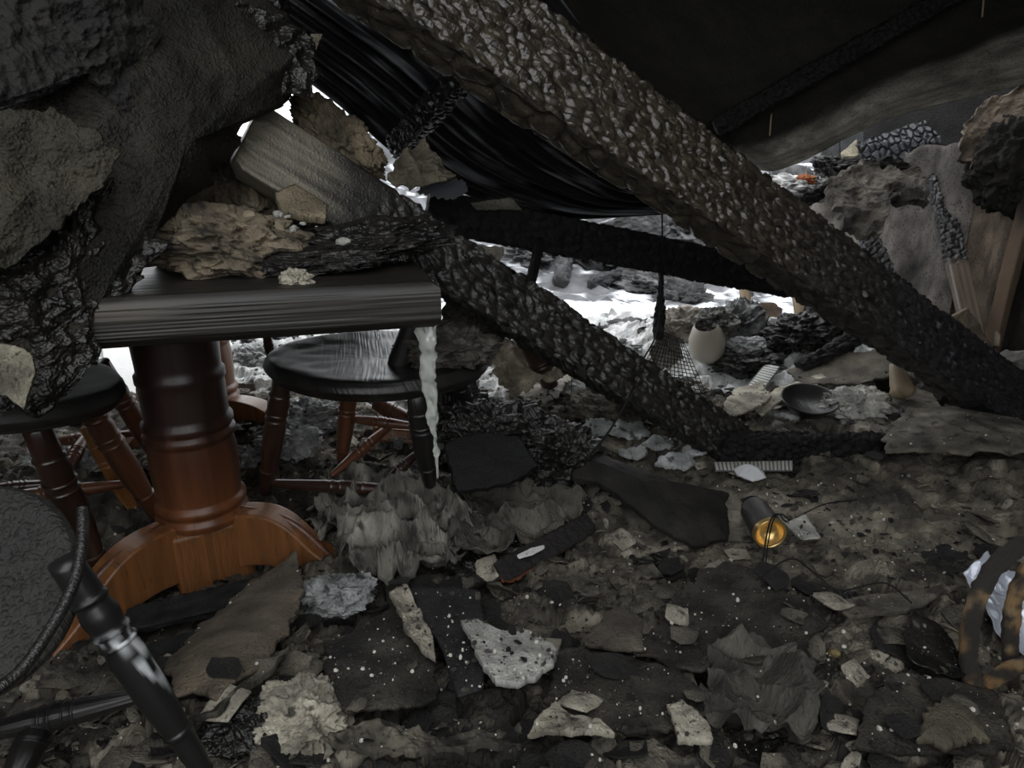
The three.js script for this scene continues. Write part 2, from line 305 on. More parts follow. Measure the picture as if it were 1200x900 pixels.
function groundTone(x, z) {
  let t = 2.6 + 2.6 * fbm(x * 2.2, z * 2.2, 41, 3) + 1.6 * (cellTone(x, z, 6, 71) - 0.5) + 2.3 * (cellTone(x, z, 15, 72) - 0.5) + 1.2 * (cellTone(x, z, 37, 73) - 0.5) + 1.6 * fbm(x * 25, z * 25, 17, 4);
  const sm = smoothHere(x, z); t = lerp(t, 4.75 + 2.4 * fbm(x * 14, z * 14, 5, 5), sm);
  return t;
}
function groundColor(x, z) {
  const c = tone(groundTone(x, z)), snow = sstep(-z + 0.7 * fbm(x * 3, z * 3, 77, 5) + 0.35 * (cellTone(x, z, 15, 72) - 0.5), 2.12, 2.32);
  return mix3(c, [0.82, 0.85, 0.88], snow);
}
{
  // a fan of fine cells that grow with distance from where one stands
  const NR = 640, NA = 600, R0 = 0.35, R1 = 3.5, A = 56 * Math.PI / 180, pos = new Float32Array((NR + 1) * (NA + 1) * 3), col = new Float32Array(pos.length), uv = new Float32Array((NR + 1) * (NA + 1) * 2), idx = [];
  for (let j = 0, k = 0; j <= NR; j++) for (let i = 0; i <= NA; i++, k++) {
    const r = R0 * Math.pow(R1 / R0, j / NR), a = -A + 2 * A * i / NA, x = r * Math.sin(a), z = -r * Math.cos(a);
    pos[3 * k] = x; pos[3 * k + 1] = ground(x, z); pos[3 * k + 2] = z; const c = groundColor(x, z); col[3 * k] = c[0]; col[3 * k + 1] = c[1]; col[3 * k + 2] = c[2]; uv[2 * k] = x; uv[2 * k + 1] = z;
  }
  const W = NA + 1; for (let j = 0; j < NR; j++) for (let i = 0; i < NA; i++) { const k = j * W + i; idx.push(k, k + 1, k + W + 1, k, k + W + 1, k + W); }
  const g = new THREE.BufferGeometry(); g.setAttribute('position', new THREE.BufferAttribute(pos, 3)); g.setAttribute('color', new THREE.BufferAttribute(col, 3)); g.setAttribute('uv', new THREE.BufferAttribute(uv, 2)); g.setIndex(idx); g.computeVertexNormals();
  tag(mesh('ash_bed', g, M.ash, scene), 'grey and black bed of ash and burnt rubble covering the floor', 'rubble', null, 'stuff');
}
// ------------------------------------------------------------------ the shell of the house
const box = (x0, x1, y0, y1, z0, z1) => new THREE.BoxGeometry(x1 - x0, y1 - y0, z1 - z0).translate((x0 + x1) / 2, (y0 + y1) / 2, (z0 + z1) / 2);
const flatColor = (g, c) => paint(g, () => c);
const DARK = [0.03, 0.028, 0.026];
tag(mesh('floor', flatColor(box(-3.0, 3.2, -0.12, -0.03, -3.5, 1.4), DARK), M.soot, scene), null, null, null, 'structure');
tag(mesh('wall_left', flatColor(box(-2.75, -2.6, -0.05, 2.4, -2.9, 1.0), DARK), M.soot, scene), null, null, null, 'structure');
{ // the front wall behind the photographer with the wide opening one looks in through
  const g = mergeGeometries([box(-2.6, -1.2, -0.05, 2.4, 0.85, 1.0), box(1.2, 2.75, -0.05, 2.4, 0.85, 1.0), box(-1.2, 1.2, -0.05, 0.7, 0.85, 1.0)]);
  tag(mesh('wall_front', flatColor(g, DARK), M.soot, scene), null, null, null, 'structure');
  tag(mesh('wall_back', flatColor(box(-2.6, -2.0, -0.05, 0.9, -3.05, -2.9), DARK), M.soot, scene), null, null, null, 'structure');
}
{ // the fallen-in roof boarding above all
  const a = V(0, 2.05, -0.45), b = V(0, 1.36, -2.3), q = (u, v) => V(lerp(lerp(-2.75, -0.7, 1 - sstep(v, 0.2, 0.3)), 2.75, u), lerp(b.y, a.y, v) - 0.12 * Math.sin(v * 3) + 0.02 * noise(u * 9, v * 9), lerp(b.z, a.z, v));
  const cg = [sheet(q, 40, 30, -0.05, () => DARK, [5, 4])];
  for (const s of [-1, 1]) cg.push(flatColor(box(s < 0 ? -2.75 : 1.0, s < 0 ? -1.0 : 2.75, 2.05, 2.12, -0.5, 1.0), DARK));
  cg.forEach((g) => { for (const k of Object.keys(g.attributes)) if (!['position', 'normal', 'uv', 'color'].includes(k)) g.deleteAttribute(k); });
  tag(mesh('ceiling', mergeGeometries(cg), M.soot, scene), null, null, null, 'structure');   // open to the sky above the photographer, where the roof has burnt away
}
// the partition on the right: soot-stained panels between charred studs
const WA = atH(938, 330, 0.1), WB = atH(1150, 420, 0.1); 
{
  WA.copy(at(940, 330, 3.25)); WB.copy(at(1172, 410, 2.45)); WA.y = WB.y = 0;
  const dir = WB.clone().sub(WA), wl = dir.length(); dir.normalize(); const into = V(-dir.z, 0, dir.x); if (into.x > 0) into.negate();
  const P = (s, y, o = 0) => WA.clone().addScaledVector(dir, s).addScaledVector(into, o).setY(y);
  const wall = new THREE.Group(); wall.name = 'wall_right'; wall.position.copy(WA); scene.add(wall); tag(wall, null, null, null, 'structure');
  const stain = (p, u, v, base) => {
    const s = p.clone().sub(WA).dot(dir) / wl, y = p.y;
    let k = sstep(y + 0.1 * fbm(s * 6, y * 4, 2, 4), 0.58, 0.84) * (0.25 + 0.5 * s);           // smoke over the upper part
    k = Math.max(k, 0.95 * Math.exp(-(((s - 0.6) / 0.06) ** 2 + ((y - 0.4 + 0.6 * (s - 0.6)) / 0.16) ** 2)) * (0.8 + fbm(s * 14, y * 14, 7, 3)));   // the scorch mark
    k = Math.max(k, 0.8 * sstep(s + 0.05 * noise(y * 5, s * 5), 0.93, 1.0));
    const run = 0.12 * Math.max(0, noise(s * 60, y * 1.5, 4)), c = mix3(base, [0.02, 0.022, 0.025], clamp(k, 0, 0.97) + run), m = 0.85 + 0.5 * fbm(s * 20, y * 14, 9, 4);
    return c.map((q) => q * m);
  };
  const rows = [[0, 0.45, [0.8, 0.74, 0.68], 0.0], [0.452, 0.79, [0.64, 0.59, 0.57], 0.012], [0.792, 1.0, [0.56, 0.45, 0.36], 0.0]];
  rows.forEach(([s0, s1, base, off], i) => {
    const q = (u, v) => P(lerp(s0, s1, u) * wl, lerp(-0.03, 0.88 + 0.05 * noise(u * 5, i * 3), v), off + 0.02 * fbm(u * 3, v * 3, i * 5, 3) + 0.01 * Math.sin(u * 9 + i));
    mesh('panel', sheet(q, 60, 60, 0.014, (p, u, v) => stain(p, u, v, base), [0.5, 0.9]).translate(-WA.x, -WA.y, -WA.z), M.soot, wall);
  });
  // scorched boards over the panels, up to the roof
  { const q = (u, v) => P(lerp(0.12, 1.25, u) * wl, lerp(0.86, 1.5, v), -0.05 + 0.02 * fbm(u * 4, v * 3, 4, 3)); mesh('upper_board', sheet(q, 60, 40, 0.02, (p) => { const k = 0.7 + 0.8 * fbm(p.x * 9, p.y * 9, p.z * 9, 3); return [0.04 * k, 0.039 * k, 0.04 * k]; }, [1, 0.6]).translate(-WA.x, -WA.y, -WA.z), M.soot, wall); }
  // beyond the frame the partition runs on towards the photographer
  const r = (u, v) => WB.clone().lerp(V(2.62, 0, 0.9), u).setY(lerp(-0.05, 2.3, v));
  mesh('return_wall', sheet(r, 30, 20, 0.05, () => [0.06, 0.05, 0.045], [3, 2]).translate(-WA.x, -WA.y, -WA.z), M.soot, wall);
  const t = thing('corner_post', P(wl * 0.99, 0), 'bare brown upright post at the right end of the stained partition', 'post');
  const cc = (u, s, L) => mix3([0.12, 0.085, 0.06], [0.025, 0.022, 0.02], sstep(u / L + 0.25 * noise(u * 9, s * 20), 0.55, 0.85));
  part('post', timber(P(wl * 0.985, -0.02, 0.03), P(wl * 1.0, 1.02, 0.04), 0.05, 0.04, { side: dir, depth: 0.004, bare: (u, s, L) => sstep(u / L, 0.5, 0.8), col: cc, res: 0.008 }), M.charDull, t);
  const board = (s, y0, y1, name, label, geo) => 0;
}
const hills = (x, z) => { const far = sstep(-z, 4.2, 8.5); return 0.0 + 0.12 * fbm(x * 1.3, z * 1.3, 6, 4) + 0.05 * ridge(x * 4, z * 4, 3, 4) + 0.05 * fbm(x * 11, z * 11, 4, 3) + far * (0.95 + 0.5 * fbm(x * 0.6, z * 0.6, 11, 3)) - 0.02; };
function gout(px, py) { let d = 3.1; for (let i = 0; i < 900; i++) { const p = at(px, py, d); if (p.z < -3.0 && p.y <= hills(p.x, p.z)) break; d += 0.012; } return at(px, py, d); }
{ // outside: snow over the rubble of what has burnt down
  const q = (u, v) => { const z = lerp(-13, -3.0, v), x = lerp(-11, 11, u); return V(x, hills(x, z) - 0.06 * sstep(z, -3.4, -3.0), z); };
  const c = (p) => { const n = 0.8 * fbm(p.x * 2.4, p.z * 2.4, 13, 5) + 0.9 * fbm(p.x * 12, p.z * 12, 3, 4), dark = sstep(n + 0.55 * sstep(-p.z, 3.4, 4.8), 0.26, 0.34); return mix3([0.85, 0.88, 0.91], mix3([0.03, 0.03, 0.031], [0.19, 0.195, 0.205], clamp(0.5 + 1.4 * fbm(p.x * 7, p.z * 7, 31, 4), 0, 1)), dark); };
  tag(mesh('ground', sheet(q, 420, 260, -0.1, c, [22, 10]), M.snow, scene), null, null, null, 'structure');
  const q2 = (u, v) => { const z = lerp(1.3, 9, v), x = lerp(-8, 8, u); return V(x, -0.06 + 0.08 * fbm(x, z, 3, 3), z); };
  tag(mesh('ground', sheet(q2, 40, 30, 0.1, () => [0.6, 0.6, 0.6], [16, 8]), M.snow, scene), null, null, null, 'structure');
}
// ------------------------------------------------------------------ roof sheets and timbers overhead
const G = groundBase;
function spline(list) { return new THREE.CatmullRomCurve3(list.map((p) => at(...p)), false, 'centripetal'); }
function loft(curves) {                                             // rows of curves -> P(u along, v across)
  return (u, v) => { const k = v * (curves.length - 1), i = Math.min(curves.length - 2, Math.floor(k)); const pts = curves.map((c) => c.getPoint(u)); const c = new THREE.CatmullRomCurve3(pts, false, 'centripetal'); return c.getPoint(v); };
}
{ // corrugated roofing above the table, ribs running down to the right
  const low = spline([[120, -80, 1.5], [290, 45, 1.62], [395, 125, 1.75], [462, 182, 1.9], [550, 228, 2.05], [650, 252, 2.2], [772, 245, 2.3]]);
  const mid = spline([[280, -110, 1.45], [440, 10, 1.6], [520, 75, 1.72], [590, 140, 1.86], [660, 190, 2.0], [730, 224, 2.16], [800, 236, 2.28]]);
  const top = spline([[520, -220, 1.4], [600, -90, 1.5], [680, 30, 1.65], [740, 100, 1.78], [790, 160, 1.95], [830, 200, 2.1], [880, 220, 2.25]]);
  const S = loft([low, mid, top]), e = 0.01, N = 9;
  const rib = (v) => { const k = (v * N) % 1; return 0.022 * (sstep(k, 0.05, 0.2) - sstep(k, 0.3, 0.45)) + 0.004 * Math.sin(v * N * 12.57); };
  const q = (u, v) => { const p = S(u, v), a = S(Math.min(1, u + e), v).sub(S(Math.max(0, u - e), v)), b = S(u, Math.min(1, v + e)).sub(S(u, Math.max(0, v - e))), n = a.cross(b).normalize(); if (n.y > 0) n.negate(); return p.addScaledVector(n, rib(v) + 0.035 * fbm(u * 3, v * 3, 4, 3)); };
  const c = (p, u, v) => { const s = fbm(u * 5, v * 22, 6, 4), k = sstep(s, 0.02, 0.4) * 0.7; return mix3([0.03, 0.03, 0.031], [0.62, 0.64, 0.68], k); };
  const t = thing('roofing_sheet', at(520, 150, 1.9), 'sagging black corrugated metal roofing above the table, ribs running down to the right', 'roofing');
  part('metal_sheet', sheet(q, 110, 200, 0.002, c, [1.6, 1.2]), M.sheetMetal, t);
  // the torn tip that sticks out below it
  solo('roofing_scrap', patch([[488, 226, 1.6], [494, 214, 1.62], [520, 206, 1.64], [544, 212, 1.64], [549, 222, 1.62], [530, 234, 1.6], [508, 230, 1.59]].map((q) => at(...q)), { th: 0.002, amp: 0.002, rings: 30, segs: 90, jag: 0.006, seed: 4, col: () => [0.3, 0.31, 0.34], disp: (x, y) => 0.004 * Math.sin((0.5 * x + y) * 420) }), M.sheetMetal, 'short torn end of shiny ribbed metal above the crossing of the beams', 'roofing');
}
{ // the smooth sheet on the right, hanging in a belly
  const r0 = spline([[560, -120, 1.75], [760, -130, 1.85], [980, -140, 1.85], [1240, -150, 1.8]]);
  const r1 = spline([[600, -60, 1.85], [760, -20, 1.95], [980, -40, 1.93], [1260, -70, 1.88]]);
  const r2 = spline([[690, 60, 1.98], [840, 120, 2.05], [1010, 60, 2.0], [1280, -5, 1.95]]);
  const r3 = spline([[800, 150, 2.14], [880, 182, 2.14], [1030, 120, 2.08], [1300, 40, 2.02]]);
  const r4 = spline([[838, 178, 2.25], [905, 197, 2.22], [1040, 136, 2.15], [1310, 70, 2.1]]);
  const S = loft([r0, r1, r2, r3, r4]);
  const q = (u, v) => { const p = S(u, v); p.y += 0.03 * fbm(u * 3, v * 3, 14, 3) + 0.004 * Math.sin(u * 40 + 4 * noise(v * 3, u * 2)) * sstep(v, 0.2, 0.5) * 0; return p; };
  const c = (p, u, v) => { const w = sstep(v + 0.16 * fbm(u * 6 + v * 5, v * 5, 22, 4) + 0.12 * (u - 0.4), 0.66, 0.8) * (0.6 + 0.7 * fbm(u * 9, v * 4, 25, 4)); const b = mix3([0.02, 0.018, 0.015], [0.045, 0.04, 0.03], 0.5 + fbm(u * 14, v * 6, 2, 4)); return mix3(b, [0.9, 0.87, 0.77], clamp(1.5 * w, 0, 1)); };
  const t = thing('ceiling_sheet', at(950, 60, 1.9), 'smooth sooty ceiling sheet sagging on the right with a pale washed lower border', 'ceiling sheet');
  part('sheet', sheet(q, 140, 120, 0.006, c, [2, 1.6]), M.soot, t);
  for (const [px, py, d] of [[903, 147, 2.05], [1152, 8, 1.94]]) part('nail', turned(at(px - 1, py + 12, d), at(px + 1, py - 14, d), [[0, 0], [0.01, 0.0022], [1, 0.0022]], 8), M.paleWood, t, 'pale splinter hanging from the sheet');
}
const CHAR = (k = 1) => (u, s, L, p) => { const n = 0.7 + 0.6 * noise(u * 30, s * 60, 3); return [0.02 * n * k, 0.0195 * n * k, 0.019 * n * k]; };
const WARMCHAR = (u, s, L) => { const n = 0.65 + 0.7 * noise(u * 30, s * 60, 3), f = 1 - sstep(u / L, 0.3, 0.7); return mix3([0.03 * n, 0.0305 * n, 0.033 * n], [0.055 * n, 0.046 * n, 0.032 * n], f); };
function timberThing(name, label, category, a, b, w, t, o, m = M.char, group) { const g = thing(name, a.clone().lerp(b, 0.5), label, category, group); part('timber', timber(a, b, w, t, o), m, g); return g; }
const beam1 = timberThing('charred_rafter', 'largest charred rafter, glossy and scaly, falling from the top centre to the right', 'beam', at(365, -105, 0.98), at(1245, 512, 2.32), 0.19, 0.07, { roll: -0.45, flatFace: true, cell: [0.036, 0.014], depth: 0.0075, seed: 3, res: 0.0042, col: WARMCHAR });
{
  const a = at(285, 160, 1.13), b = at(868, 526, 1.9);
  const bare = (u, s, L) => sstep(u + 0.04 * noise(s * 30, u * 9), 0.2, 0.3);
  const c = (u, s, L) => { const n = 0.7 + 0.7 * noise(u * 5, s * 120, 3), k = sstep(u + 0.06 * noise(s * 40, u * 7), 0.03, 0.27); return mix3([0.3 * n, 0.27 * n, 0.2 * n], [0.026 * n, 0.024 * n, 0.021 * n], Math.min(1, 0.25 + k)); };
  timberThing('charred_beam', 'charred beam with a pale unburnt upper end, sloping from table to floor debris', 'beam', a, b, 0.125, 0.05, { roll: -0.35, cell: [0.04, 0.016], depth: 0.009, seed: 5, res: 0.005, col: c, bare }, M.charSoft);
}
timberThing('charred_beam', 'straight black beam lying level across the bright gap at the back', 'beam', at(500, 245, 1.75), at(930, 330, 2.2), 0.105, 0.05, { cell: [0.03, 0.02], depth: 0.006, seed: 8, col: CHAR(0.6) }, M.charDull);
timberThing('charred_block', 'short black charred timber lying level at the foot of the sloping beam', 'beam', at(842, 527, 1.82), at(1034, 528, 1.9), 0.09, 0.06, { cell: [0.022, 0.016], depth: 0.008, seed: 12, col: CHAR(0.6) }, M.charDull);
timberThing('charred_batten', 'black scaly batten crossing under the corrugated roofing', 'batten', at(463, 176, 1.8), at(566, 62, 1.5), 0.06, 0.05, { cell: [0.014, 0.04], depth: 0.007, seed: 15, col: CHAR(0.4), res: 0.004 }, M.char);
timberThing('charred_batten', 'small dark batten end at the top edge above the fallen panel', 'batten', at(318, 42, 1.4), at(326, -40, 1.35), 0.05, 0.04, { cell: [0.014, 0.02], depth: 0.006, seed: 16, col: CHAR(0.9) }, M.char);
timberThing('charred_batten', 'long thin black batten across the underside of the smooth ceiling sheet', 'batten', at(838, 150, 2.02), at(1180, -42, 1.88), 0.055, 0.035, { cell: [0.018, 0.016], depth: 0.008, seed: 17, col: CHAR(0.35), res: 0.0045 }, M.charDull);
timberThing('charred_stick', 'thin black stick standing in the bright gap under the level beam', 'stick', at(617, 352, 1.9), at(634, 280, 1.8), 0.026, 0.022, { depth: 0.002, seed: 18, col: CHAR(0.5) }, M.charDull);
timberThing('charred_stick', 'ragged charred stub hanging below the level beam beside its wire', 'stick', at(770, 398, 2.05), at(778, 296, 2.02), 0.03, 0.02, { depth: 0.006, cell: [0.02, 0.012], waver: 0.012, seed: 19, col: CHAR(1) }, M.charDull);
timberThing('charred_plank', 'flat frosty plank end above the level beam, bright with daylight', 'plank', at(688, 284, 2.75), at(782, 256, 2.75), 0.125, 0.03, { depth: 0.003, seed: 21, col: (u, s) => { const n = 0.3 + 0.6 * fbm(u * 20, s * 60, 3, 4); return [n, n, n * 1.04]; } }, M.charDull);
{ // thin cross beam under the pieces
  timberThing('charred_strip', 'broken dark wooden strip with a raw orange edge in the ash', 'stick', gnd(585, 690, 0.03), gnd(692, 634, 0.045), 0.05, 0.014, { side: V(0, 0.6, -0.8), depth: 0.003, seed: 24, col: (u, s) => s > 0.05 && s < 0.064 ? [0.03, 0.02, 0.016] : s > 0.112 ? [0.4, 0.15, 0.06] : [0.02, 0.018, 0.017] }, M.charDull);
  timberThing('dark_board', 'dark narrow board lying in front of the pedestal foot', 'board', gnd(150, 742, 0.02), gnd(352, 700, 0.03), 0.06, 0.02, { side: V(0, 0.3, -1), depth: 0.002, seed: 25, col: CHAR(1.2) }, M.charDull);
  timberThing('dark_board', 'second dark board, below the first and nearer the black chair leg', 'board', gnd(165, 790, 0.02), gnd(330, 735, 0.02), 0.05, 0.018, { side: V(0, 0.3, -1), depth: 0.002, seed: 26, col: CHAR(1.0) }, M.charDull);
}

// ------------------------------------------------------------------ the table
const TA = V(0.27, 0, 0.963).normalize(), TR = V(0.963, 0, -0.27).normalize();       // towards its near end, and to its right
const PED1 = at(249, 665, 1.475).setY(0.02), PED2 = PED1.clone().addScaledVector(TA, -0.74).addScaledVector(TR, -0.075);
{
  const t = thing('pedestal_table', PED1, 'charred table on a turned wooden pedestal with orange feet', 'table');
  const L = (p, y) => p.clone().setY(y), y0 = 0.64, y1 = 0.705;
  { // top: a thick scorched board with a moulded edge
    const c0 = PED1.clone().addScaledVector(TA, -0.36), hl = 0.82, hw = 0.44;
    const prof = [[0, 0], [0.002, 0.008], [0.002, 0.035], [0.006, 0.038], [0.006, 0.058], [-0.004, 0.065]];
    const g = new RoundedBoxGeometry(2 * hw, y1 - y0, 2 * hl, 6, 0.012), gg = new THREE.BoxGeometry(2 * hw, y1 - y0, 2 * hl, 90, 8, 150), p = gg.attributes.position;
    for (let i = 0; i < p.count; i++) {
      let x = p.getX(i), y = p.getY(i), z = p.getZ(i); const top = y / (y1 - y0) + 0.5;
      const out = -0.012 * sstep(top, 0.86, 1) - 0.006 * (sstep(top, 0.5, 0.52) - sstep(top, 0.58, 0.62)) - 0.01 * (1 - sstep(top, 0, 0.1));
      if (Math.abs(x) > hw - 1e-4) x += Math.sign(x) * out; if (Math.abs(z) > hl - 1e-4) z += Math.sign(z) * out;
      const n = 0.0014 * fbm(x * 4, y * 110, z * 4, 3); p.setXYZ(i, x + Math.sign(x) * n, y + n, z + Math.sign(z) * n);
    }
    gg.computeVertexNormals();
    const m = new THREE.Matrix4().makeBasis(TR, V(0, 1, 0), TA).setPosition(c0.x, (y0 + y1) / 2, c0.z); gg.applyMatrix4(m);
    paint(gg, (q) => { const n = 0.6 + 0.7 * fbm(q.x * 7, q.y * 150, q.z * 7, 4), pale = sstep(q.y + 0.01 * noise(q.x * 9, q.y * 40), 0.682, 0.688) * (1 - sstep(q.y, 0.694, 0.7)) * sstep(noise(q.x * 5, q.z * 5), -0.15, 0.2); return mix3([0.034 * n, 0.03 * n, 0.025 * n], [0.13, 0.118, 0.09], pale * 0.5 * sstep(-q.x, 0.35, 0.5)); });
    { const uv = gg.attributes.uv, pp = gg.attributes.position, q = V(0, 0, 0); for (let i = 0; i < uv.count; i++) { q.fromBufferAttribute(pp, i); uv.setXY(i, q.y * 1.3 + q.dot(TA) * 0.4, q.dot(TR) * 0.5); } }
    part('table_top', gg, M.tableWood, t);
  }
  const column = (base, r) => {
    const H = 0.62, y = (k) => 0.16 + k; const prof = [[0.155, 0.086], [0.165, 0.09], [0.172, 0.09], [0.178, 0.083], [0.185, 0.083], [0.19, 0.089], [0.2, 0.089], [0.206, 0.082], [0.212, 0.08], [0.25, 0.083], [0.3, 0.084], [0.33, 0.08], [0.336, 0.08], [0.34, 0.086], [0.35, 0.086], [0.354, 0.08], [0.36, 0.08], [0.364, 0.085], [0.374, 0.085], [0.38, 0.079], [0.39, 0.078], [0.44, 0.079], [0.455, 0.078], [0.458, 0.082], [0.472, 0.082], [0.476, 0.077], [0.49, 0.077], [0.54, 0.079], [0.555, 0.078], [0.56, 0.083], [0.572, 0.083], [0.578, 0.086], [0.64, 0.086]];
    const g = new THREE.LatheGeometry(prof.map(([h, k]) => new THREE.Vector2(k * r, h)), 64), uv = g.attributes.uv; for (let i = 0; i < uv.count; i++) uv.setXY(i, uv.getX(i) * 0.5, uv.getY(i) * 0.5);
    g.translate(base.x, 0, base.z);
    return paint(g, (p) => { const k = sstep(p.y + 0.02 * noise(p.x * 20, p.y * 5, p.z * 20), 0.3, 0.39), k2 = sstep(p.y + 0.02 * noise(p.x * 30, 4, p.z * 30), 0.2, 0.3); return mix3(mix3([0.23, 0.085, 0.034], [0.13, 0.048, 0.024], k2), [0.045, 0.024, 0.019], k); });
  };
  part('pedestal_column', column(PED1, 1), M.column, t);
  part('pedestal_column', paint(column(PED2, 0.92), () => [0.24, 0.11, 0.06]), M.column, t, 'paler rear pedestal column');
  const block = (base, turn) => { const g = new RoundedBoxGeometry(0.15, 0.17, 0.15, 4, 0.012); g.rotateY(turn); return g.translate(base.x, 0.072, base.z); };
  part('base_block', block(PED1, Math.PI / 4 - 0.18), M.orangeWood, t);
  part('base_block', block(PED2, Math.PI / 4 - 0.18), M.orangeWood, t);
  // arched feet: an outline in the plane of the foot, with a grooved top edge
  const foot = (base, dir, len, drop) => {
    const s = new THREE.Shape(); s.moveTo(0.06, 0.035); s.lineTo(0.06, 0.155); s.bezierCurveTo(0.16, 0.17, len * 0.55, 0.15, len * 0.72, 0.085); s.bezierCurveTo(len * 0.85, 0.045, len * 0.95, 0.035, len, 0.02); s.lineTo(len, -0.015); s.lineTo(len * 0.78, -0.015); s.bezierCurveTo(len * 0.62, 0.05, len * 0.4, 0.07, 0.06, 0.035);
    const g = new THREE.ExtrudeGeometry(s, { depth: 0.05, bevelEnabled: true, bevelSize: 0.005, bevelThickness: 0.006, bevelSegments: 3, curveSegments: 24 }).translate(0, 0, -0.025);
    const m = new THREE.Matrix4().makeBasis(dir, V(0, 1, 0), dir.clone().cross(V(0, 1, 0))).setPosition(base.x, 0.01 - drop * 0, base.z);
    return g.applyMatrix4(m);
  };
  const bead = (base, dir, len) => { const pts = []; for (let k = 0; k <= 10; k++) { const f = k / 10, x = lerp(0.07, len * 0.98, f), y = f < 0.45 ? 0.158 - 0.02 * (f / 0.45) ** 2 : lerp(0.138, 0.02, sstep(f, 0.4, 1.02)); pts.push(base.clone().addScaledVector(dir, x).setY(y + 0.012)); } return tube(pts, 0.009, 40, 8); };
  const dirOf = (px, py) => { const p = atH(px, py, 0.03).sub(PED1).setY(0); return [p.clone().normalize(), p.length()]; };
  for (const [base, px, py, len] of [[PED1, 30, 790, 0], [PED1, 420, 672, 0]]) { const [d, l] = dirOf(px, py), f = mesh('foot', foot(base, d, len || Math.min(l, 0.55), 0).translate(-PED1.x, -PED1.y, -PED1.z), M.orangeWood, t); mesh('bead', bead(base, d, len || Math.min(l, 0.55)).translate(-PED1.x, -PED1.y, -PED1.z), M.brownWood, f); }
  for (const [base, d] of [[PED2, V(0.8, 0, 0.3).normalize()], [PED2, V(-0.75, 0, -0.5).normalize()], [PED2, V(-0.5, 0, 0.8).normalize()]]) part('foot', foot(base, d, 0.42, 0), M.orangeWood, t);
}

// ------------------------------------------------------------------ chairs: a carved seat, turned legs, rungs
function seatGeo(c, rx, rz, th, tilt, col, dish = 0.012) {
  const prof = [[0, 0], [0.5, -0.1], [0.9, 0.02], [0.96, 0.2], [1, 0.45], [1, 0.6], [0.97, 0.85], [0.9, 1], [0.6, 0.9], [0, 0.75]];
  const pts = new THREE.SplineCurve(prof.map(([r, y]) => new THREE.Vector2(r, y * th))).getPoints(60).map((p) => new THREE.Vector2(Math.max(0.0005, p.x), p.y));
  const g = new THREE.LatheGeometry(pts, 80), p = g.attributes.position; for (let i = 0; i < p.count; i++) { const x = p.getX(i), z = p.getZ(i); p.setXYZ(i, x * rx * (1 + 0.06 * Math.sin(2 * Math.atan2(z, x) + 0.5)), p.getY(i) + (p.getY(i) > th * 0.6 ? 0.003 * fbm(x * 6, z * 6, 2, 3) : 0), z * rz); }
  setUV(g, 1); g.computeVertexNormals(); g.applyQuaternion(tilt); return g.translate(c.x, c.y, c.z);
}
const Q = (x, y, z) => new THREE.Quaternion().setFromEuler(new THREE.Euler(x, y, z));
{
  const c = at(443, 432, 1.5); c.y = 0.415;
  const t = thing('chair', c.clone().setY(0.1), 'black scorched chair with turned legs beside the pedestal table', 'chair');
  part('seat', seatGeo(c, 0.232, 0.2, 0.045, Q(0.02, 0.2, -0.03)), M.blackWood, t);
  const legs = [[[332, 436, 1.42], [311, 578, 1.58], 0.02, M.darkWood], [[488, 462, 1.36], [504, 568, 1.5], 0.021, M.blackWood], [[411, 445, 1.62], [400, 545, 1.78], 0.018, M.brownWood], [[536, 440, 1.6], [560, 520, 1.75], 0.018, M.blackWood]];
  for (const [a, b, r, m] of legs) part('leg', turned(at(...a), at(...b), LEG(r)), m, t, m === M.brownWood ? 'brown unburnt rear leg' : undefined);
  part('stretcher', turned(at(318, 566, 1.56), at(500, 577, 1.52), RUNG(0.014)), M.darkWood, t);
  part('stretcher', turned(at(388, 558, 1.6), at(462, 495, 1.74), RUNG(0.012)), M.brownWood, t);
  part('stretcher', turned(at(404, 490, 1.7), at(492, 500, 1.68), RUNG(0.012)), M.brownWood, t);
  part('stretcher', turned(at(448, 570, 1.55), at(492, 528, 1.62), RUNG(0.012)), M.darkWood, t);
  part('back_post', turned(at(462, 440, 1.46), at(494, 350, 1.4), [[0, 0.02], [0.2, 0.024], [0.8, 0.02], [1, 0.016]]), M.blackWood, t);
}
{ // a second chair behind it of which only turned pieces show
  const o = at(500, 490, 1.9);
  const t = thing('chair', o, 'overturned chair of brown turned pieces lying behind the black chair', 'chair');
  part('leg', turned(at(440, 472, 1.86), at(500, 505, 1.84), LEG(0.02)), M.brownWood, t);
  part('leg', turned(at(490, 480, 1.78), at(548, 460, 1.8), RUNG(0.017)), M.ochreWood, t);
  part('stretcher', turned(at(478, 512, 1.82), at(545, 485, 1.85), RUNG(0.015)), M.brownWood, t);
  part('back_rail', sheet((u, v) => at(lerp(438, 500, u), lerp(500, 516, v) + 6 * u, 1.95), 10, 6, 0.014, null, [0.2, 0.05]), M.ochreWood, t);
}
{ // turned pieces beyond the beam
  const t = thing('broken_chair_leg', at(625, 425, 1.95), 'reddish turned leg standing out of pale wrapping behind the sloping beam', 'chair leg');
  part('leg', turned(at(645, 452, 1.95), at(608, 372, 1.85), LEG(0.026)), M.darkWood, t);
  const s = thing('chair_spindle', at(315, 400, 1.8), 'thin reddish spindle standing at the left corner of the black seat', 'spindle');
  part('spindle', turned(at(320, 432, 1.8), at(310, 378, 1.72), RUNG(0.011)), M.darkWood, s);
}
